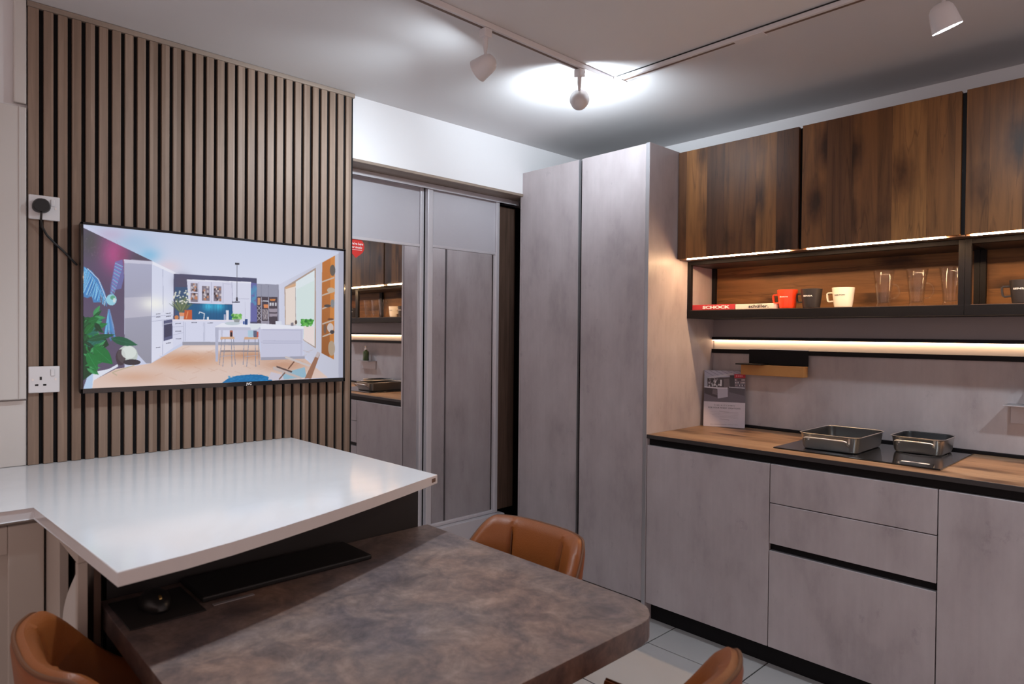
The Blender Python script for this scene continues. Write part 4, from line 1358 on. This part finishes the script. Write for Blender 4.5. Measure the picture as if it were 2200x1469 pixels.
mug('dark brown mug with white capitals between the red and ivory mugs', -1.243, 3.052, 'black_glaze', 'SENSA', 'ink_white', 0.0085, 0.042)
mug('ivory mug with a square handle and faint grey lettering', -1.107, 3.055, 'ivory_glaze', 'DEKTON', 'ink_grey', 0.0075, 0.044)
mug('dark brown mug with white capitals standing alone on the right-hand shelf', -0.470, 3.05, 'black_glaze', 'SENSA', 'ink_white', 0.0085, 0.046, turn=-100)

def glass_mug(label, cx, cy):
    z0 = 1.4990
    t = thing('glass_mug', label, 'glass', (cx, cy, z0), 'latte glasses on the open shelf')
    o = [(0.024, z0), (0.0275, z0 + 0.002), (0.0275, z0 + 0.008), (0.025, z0 + 0.014), (0.0258, z0 + 0.020)]
    for k in range(1, 10):
        f = k / 9
        o.append((0.0258 + 0.0142 * f ** 1.15, z0 + 0.020 + 0.130 * f))
    i = [(0.0385, z0 + 0.1508), (0.0372, z0 + 0.1490)]
    for k in range(8, -1, -1):
        f = k / 9
        i.append((0.0258 + 0.0142 * f ** 1.15 - 0.0028, z0 + 0.020 + 0.130 * f))
    i += [(0.018, z0 + 0.016), (0.0005, z0 + 0.015)]
    MB().lathe(o + i, cx, cy, 40).build('tumbler', 'glass', t, True)
    hp = []
    for a in np.linspace(math.radians(105), math.radians(-112), 16):
        hp.append((cx + 0.032 + 0.026 * math.cos(a) + 0.002, cy, z0 + 0.062 + 0.031 * math.sin(a)))
    hp[0] = (cx + 0.0315, cy, z0 + 0.092)
    hp[-1] = (cx + 0.0275, cy, z0 + 0.036)
    MB().tube(hp, 0.0035, 10).build('handle', 'glass', t, True)
    return t
glass_mug('handled latte glass nearest the ivory mug', -0.944, 3.05)
glass_mug('handled latte glass in the middle of the three', -0.822, 3.055)
glass_mug('handled latte glass nearest the black shelf post', -0.704, 3.055)

# ================================================================== HOB, PANS, CARD
hb = thing('induction_hob', 'black glass induction hob set into the oak worktop', 'hob', (-0.96, 2.97, ZW))
MB().box(-1.262, -0.650, 2.728, 3.226, ZW + 0.0003, ZW + 0.0055, 0.0015, 2).build('glass_plate', 'hob_glass', hb)
MB().box(-0.795, -0.702, 2.790, 2.808, ZW + 0.0056, ZW + 0.0062).build('display_label', 'paper', hb)
MB().box(-0.765, -0.737, 2.7895, 2.8085, ZW + 0.0063, ZW + 0.0067).build('label_band', 'panel_mauve', hb)
for cx, cy, r in ((-1.10, 3.08, 0.09), (-0.80, 3.07, 0.09)):
    ringp = [(cx + r * math.cos(a), cy + r * math.sin(a), ZW + 0.0056) for a in np.linspace(0, 2 * math.pi, 48, endpoint=False)]
    MB().tube(ringp, 0.0006, 4, True).build('zone_mark', 'ink_grey', hb)
kn = thing('control_knob', 'round black control knob with steel cap on the hob', 'knob', (-0.985, 2.82, ZW + 0.0056))
MB().lathe([(0.026, ZW + 0.0057), (0.027, ZW + 0.009), (0.026, ZW + 0.015), (0.024, ZW + 0.0165)], -0.985, 2.86, 32).build('knob_body', 'black_plastic', kn, True)
MB().lathe([(0.0245, ZW + 0.0166), (0.0245, ZW + 0.0195), (0.023, ZW + 0.0205)], -0.985, 2.86, 32).build('knob_cap', 'steel', kn, True)

def rrect(x0, x1, y0, y1, r, n=7):
    p = []
    for cx, cy, a0 in ((x1 - r, y1 - r, 0), (x0 + r, y1 - r, 90), (x0 + r, y0 + r, 180), (x1 - r, y0 + r, 270)):
        for k in range(n + 1):
            a = math.radians(a0 + 90 * k / n)
            p.append((cx + r * math.cos(a), cy + r * math.sin(a)))
    return p

def roaster(label, x0, x1, y0, y1, h, side):
    z0 = ZW + 0.006
    t = thing('roasting_pan', label, 'pan', ((x0 + x1) / 2, (y0 + y1) / 2, z0))
    def ring(ins, z, r):
        return [(x, y, z) for x, y in rrect(x0 + ins, x1 - ins, y0 + ins, y1 - ins, r)]
    outer = [ring(0.020, z0, 0.026), ring(0.013, z0 + 0.003, 0.030), ring(0.009, z0 + 0.012, 0.033), ring(0.003, z0 + h - 0.006, 0.036), ring(0.0, z0 + h - 0.002, 0.038), ring(-0.003, z0 + h, 0.040), ring(0.0005, z0 + h + 0.0012, 0.038), ring(0.003, z0 + h - 0.001, 0.036)]
    MB().rings(outer, True, False).build('pan_body', 'steel', t, True)
    inner = [ring(0.0031, z0 + h - 0.001, 0.036), ring(0.006, z0 + h - 0.010, 0.034), ring(0.012, z0 + 0.014, 0.030), ring(0.018, z0 + 0.006, 0.026)]
    MB().rings(inner, False, True).build('coated_inside', 'pan_coating', t, True)
    xc = (x0 + x1) / 2
    hw = (x1 - x0) * 0.34
    for sgn, ye in ((-1, y0), (1, y1)):
        zt = z0 + h * 0.78
        pth = [(xc - hw, ye + sgn * -0.001, zt - 0.02), (xc - hw, ye + sgn * 0.012, zt - 0.015), (xc - hw, ye + sgn * 0.021, zt - 0.002), (xc - hw + 0.006, ye + sgn * 0.023, zt),
               (xc, ye + sgn * 0.024, zt + 0.001), (xc + hw - 0.006, ye + sgn * 0.023, zt), (xc + hw, ye + sgn * 0.021, zt - 0.002), (xc + hw, ye + sgn * 0.012, zt - 0.015), (xc + hw, ye + sgn * -0.001, zt - 0.02)]
        if sgn == 1 and y1 > 3.18:
            continue
        MB().tube(pth, 0.0036, 10).build('handle', 'steel', t, True)
    return t
roaster('large square steel roasting pan on the left of the hob', -1.184, -0.945, 2.785, 3.115, 0.066, 0)
roaster('smaller square steel roasting pan on the right of the hob', -0.898, -0.704, 2.990, 3.203, 0.066, 0)

def card():
    p = Paint(150, 212, homography([(180, 355), (840, 372), (790, 1320), (130, 1272)]), (182, 174, 180), 2)
    R = p.rng
    p.poly([(100, 340), (860, 340), (860, 905), (100, 865)], (92, 84, 92))
    p.poly([(150, 345), (850, 360), (850, 480), (150, 470)], (150, 146, 160)); p.poly([(160, 470), (250, 450), (240, 640), (160, 620)], (146, 146, 156))
    for k in range(7):
        p.line((170 + 90 * k, 360), (330 + 90 * k, 460 - 6 * k), 5, (96, 92, 104))
    p.poly([(240, 470), (640, 400), (640, 430), (250, 500)], (168, 162, 170)); p.poly([(580, 440), (655, 440), (655, 660), (580, 660)], (52, 44, 48))
    p.poly([(220, 490), (580, 470), (580, 650), (220, 640)], (62, 52, 56))
    for _ in range(46):
        x, y = R.uniform(225, 420), R.uniform(490, 620)
        p.poly([(x, y), (x + 22, y), (x + 22, y + 30), (x, y + 30)], [(190, 186, 190), (40, 34, 38), (120, 110, 114)][R.randint(3)], 0.8)
    p.poly([(425, 515), (450, 515), (445, 620), (420, 620)], (196, 192, 196)); p.poly([(480, 500), (570, 495), (570, 640), (480, 640)], (96, 84, 86))
    p.poly([(655, 420), (835, 424), (830, 490), (652, 486)], (170, 24, 44))
    for x in (690, 722, 748, 776):
        p.blob(x, 452, 11, 13, (220, 160, 170), 0.9, None, True)
    for r in range(3):
        for k in range(8):
            p.poly([(662 + 21 * k, 505 + 46 * r), (676 + 21 * k, 505 + 46 * r), (676 + 21 * k, 530 + 46 * r), (662 + 21 * k, 530 + 46 * r)], [(186, 178, 180), (58, 46, 50), (150, 120, 120)][R.randint(3)], 0.9)
    p.poly([(160, 622), (380, 640), (540, 645), (540, 660), (380, 662), (165, 640)], (196, 190, 196))
    p.poly([(168, 642), (372, 662), (368, 812), (166, 736)], (60, 50, 54)); p.poly([(300, 670), (368, 676), (366, 770), (290, 745)], (110, 100, 104), 0.7)
    p.poly([(374, 658), (540, 658), (536, 800), (374, 824)], (160, 154, 166)); p.poly([(560, 640), (812, 660), (808, 784), (560, 720)], (70, 62, 68)); p.poly([(560, 630), (815, 648), (815, 662), (560, 645)], (170, 164, 170))
    p.poly([(100, 865), (860, 905), (860, 1400), (100, 1400)], (184, 174, 182))
    for y, a, b, c in ((1036, 390, 545, 132), (1046, 250, 690, 158), (1068, 240, 700, 156), (1092, 270, 690, 158), (1116, 280, 690, 158), (1136, 320, 690, 160), (1164, 390, 545, 126), (1248, 240, 680, 134)):
        p.line((a, y - 4), (b, y + 18), 6, (c, c - 8, c - 4), 0.8)
    return p
A0 = Vector((-1.812, 3.105, ZW + 0.0015))
along = Vector((0.186, 0.088, 0)).normalized()
back = Vector((-along.y, along.x, 0))
lean = math.radians(6)
upc = Vector((0, 0, 1)) * math.cos(lean) + back * math.sin(lean)
cd = thing('brochure_card', 'standing brochure card with a grey kitchen photo beside the tall cabinet', 'card', A0)
wC, hC = 0.205, 0.292
m = MB()
r0 = [A0, A0 + along * wC, A0 + along * wC + upc * hC, A0 + upc * hC]
nf = along.cross(upc)
m.rings([[v for v in r0], [v - nf * 0.003 for v in r0]])
m.build('board', 'paper', cd)
print_mesh('printed_face', card(), A0 + upc * hC + nf * 0.0004, along * wC, -upc * hC, 'card_print', cd)
mid = A0 + along * wC * 0.5
text('lettering', 'THE KITCHEN', 0.0095, 'ink_grey', cd, mid + upc * 0.1080 + nf * 0.0006, along, upc, width=0.105)
text('lettering', 'FOR YOUR FINEST CREATIONS', 0.0100, 'ink_grey', cd, mid + upc * 0.0945 + nf * 0.0006, along, upc, bold=0.0002, width=0.160)
stp = MB()
bk0 = A0 + along * wC * 0.4 - nf * 0.0035
stp.rings([[bk0 + upc * 0.16, bk0 + along * 0.04 + upc * 0.16, bk0 + along * 0.04 + back * 0.045, bk0 + back * 0.045], [bk0 + upc * 0.16 - nf * 0.001, bk0 + along * 0.04 + upc * 0.16 - nf * 0.001, bk0 + along * 0.04 + back * 0.047, bk0 + back * 0.047]])
stp.build('easel_flap', 'paper', cd)

# ================================================================== TRACK LIGHTING
TXK, TYK = -1.75, 2.235
def track(label, x0, x1, y0, y1):
    t = thing('light_track', label, 'track light', ((x0 + x1) / 2, (y0 + y1) / 2, ZC - 0.02))
    b = MB().box(x0, x1, y0, y1, ZC - 0.020, ZC - 0.0005, 0.0015).build('rail', 'lamp_white', t)
    if y1 - y0 > x1 - x0:
        MB().box(TXK - 0.006, TXK + 0.006, y0 + 0.01, y1 - 0.01, ZC - 0.0206, ZC - 0.0199).build('slot', 'tag_brown', t)
        MB().box(x0 - 0.0016, x0 - 0.0001, y0 + 0.01, y1 - 0.05, ZC - 0.006, ZC - 0.001).build('shadow_strip', 'ink_black', t)  # solid black strip standing in for the shade line beside the rail
    else:
        MB().box(x0 + 0.01, x1 - 0.01, TYK - 0.006, TYK + 0.006, ZC - 0.0206, ZC - 0.0199).build('slot', 'tag_brown', t)
        MB().box(x0 + 0.05, x1 - 0.01, y0 - 0.0016, y0 - 0.0001, ZC - 0.005, ZC - 0.001).build('shadow_strip', 'ink_black', t)  # black strips on both sides imitate the shade along the rail edges
        MB().box(x0 + 0.05, x1 - 0.01, y1 + 0.0001, y1 + 0.0016, ZC - 0.005, ZC - 0.001).build('shadow_strip', 'ink_black', t)
    return t
track('white ceiling light track running towards the wardrobe with two spotlights', TXK - 0.0175, TXK + 0.0175, -1.6, 2.2175)
t2 = track('white ceiling light track running parallel to the kitchen wall', TXK - 0.0175, 1.6, TYK - 0.0175, TYK + 0.0175)
MB().box(TXK - 0.024, TXK + 0.06, TYK - 0.0215, TYK + 0.0215, ZC - 0.0235, ZC - 0.019, 0.001).build('corner_connector', 'lamp_white', t2)
MB().box(-1.195, -1.085, TYK - 0.0205, TYK + 0.0205, ZC - 0.0235, ZC - 0.019, 0.001).build('joiner', 'lamp_white', t2)

def spot(label, x, y, d, power, cone=120, disc=True, drop=0.105):
    d = Vector(d).normalized()
    t = thing('spotlight', label, 'spotlight', (x, y, ZC - 0.0215), 'white spotlights on the ceiling track')
    zt = ZC - 0.0215
    MB().box(x - 0.017, x + 0.017, y - 0.017, y + 0.017, zt - 0.030, zt, 0.003).build('adapter', 'lamp_white', t)
    MB().lathe([(0.0085, zt - 0.030), (0.0085, zt - 0.055), (0.005, zt - drop + 0.02), (0.005, zt - drop + 0.005)], x, y, 16).build('stem', 'lamp_white', t, True)
    o = Vector((x, y, zt - drop - 0.020))
    MB().lathe_dir([(0.0045, -0.004), (0.0045, 0.004)], (x, y, zt - drop + 0.016), (1, 0.4, 0), 12).build('pivot_screw', 'steel', t)
    prof = [(0.002, -0.040), (0.014, -0.0385), (0.024, -0.033), (0.031, -0.022), (0.0345, -0.006), (0.037, 0.016), (0.040, 0.036), (0.0385, 0.0365), (0.036, 0.026), (0.002, 0.024)]
    MB().lathe_dir(prof, o, d, 36).build('lamp_head', 'lamp_white', t, True)
    MB().lathe_dir([(0.0345, 0.0285), (0.0345, 0.0300), (0.030, 0.0325), (0.002, 0.0335)], o, d, 32).build('lens', 'bulb_face', t, True)
    L = bpy.data.lights.new('spot_beam', 'SPOT')
    L.energy = power
    L.color = SPOT_COL
    L.spot_size = math.radians(cone)
    L.spot_blend = 1.0
    L.shadow_soft_size = 0.03
    lo_ = bpy.data.objects.new('spot_beam', L)
    col.objects.link(lo_)
    lo_.parent = t
    lo_.location = o + d * 0.040 - t.location
    lo_.rotation_euler = d.to_track_quat('-Z', 'Y').to_euler()
    return t
spot('white spotlight turned towards the slat wall, left of the ceiling corner', TXK, 1.520, (-0.92, -0.22, -0.36), 46, cone=100)
spot('white spotlight seen from behind, glowing on the corner of the ceiling', TXK, 2.020, (-0.55, 0.66, 0.50), 46, cone=178)
spot('white spotlight with a glowing lens at the top right corner', -0.545, TYK, (0.22, 0.34, -0.92), 20)
spot('white spotlight over the middle of the white worktop, above the frame', TXK, 0.72, (-0.10, 0.12, -1.0), 46)
spot('added unseen white spotlight over the near end of the desk, above the frame', TXK, 0.10, (0.5, 0.2, -1.0), 22)  # extra lamp out of view, added to light the desk
spot('added unseen white spotlight brightening the base cabinets, beyond the top right corner', 0.35, TYK, (-0.45, 0.35, -1.0), 40)  # unseen lamp added to brighten the kitchen fronts
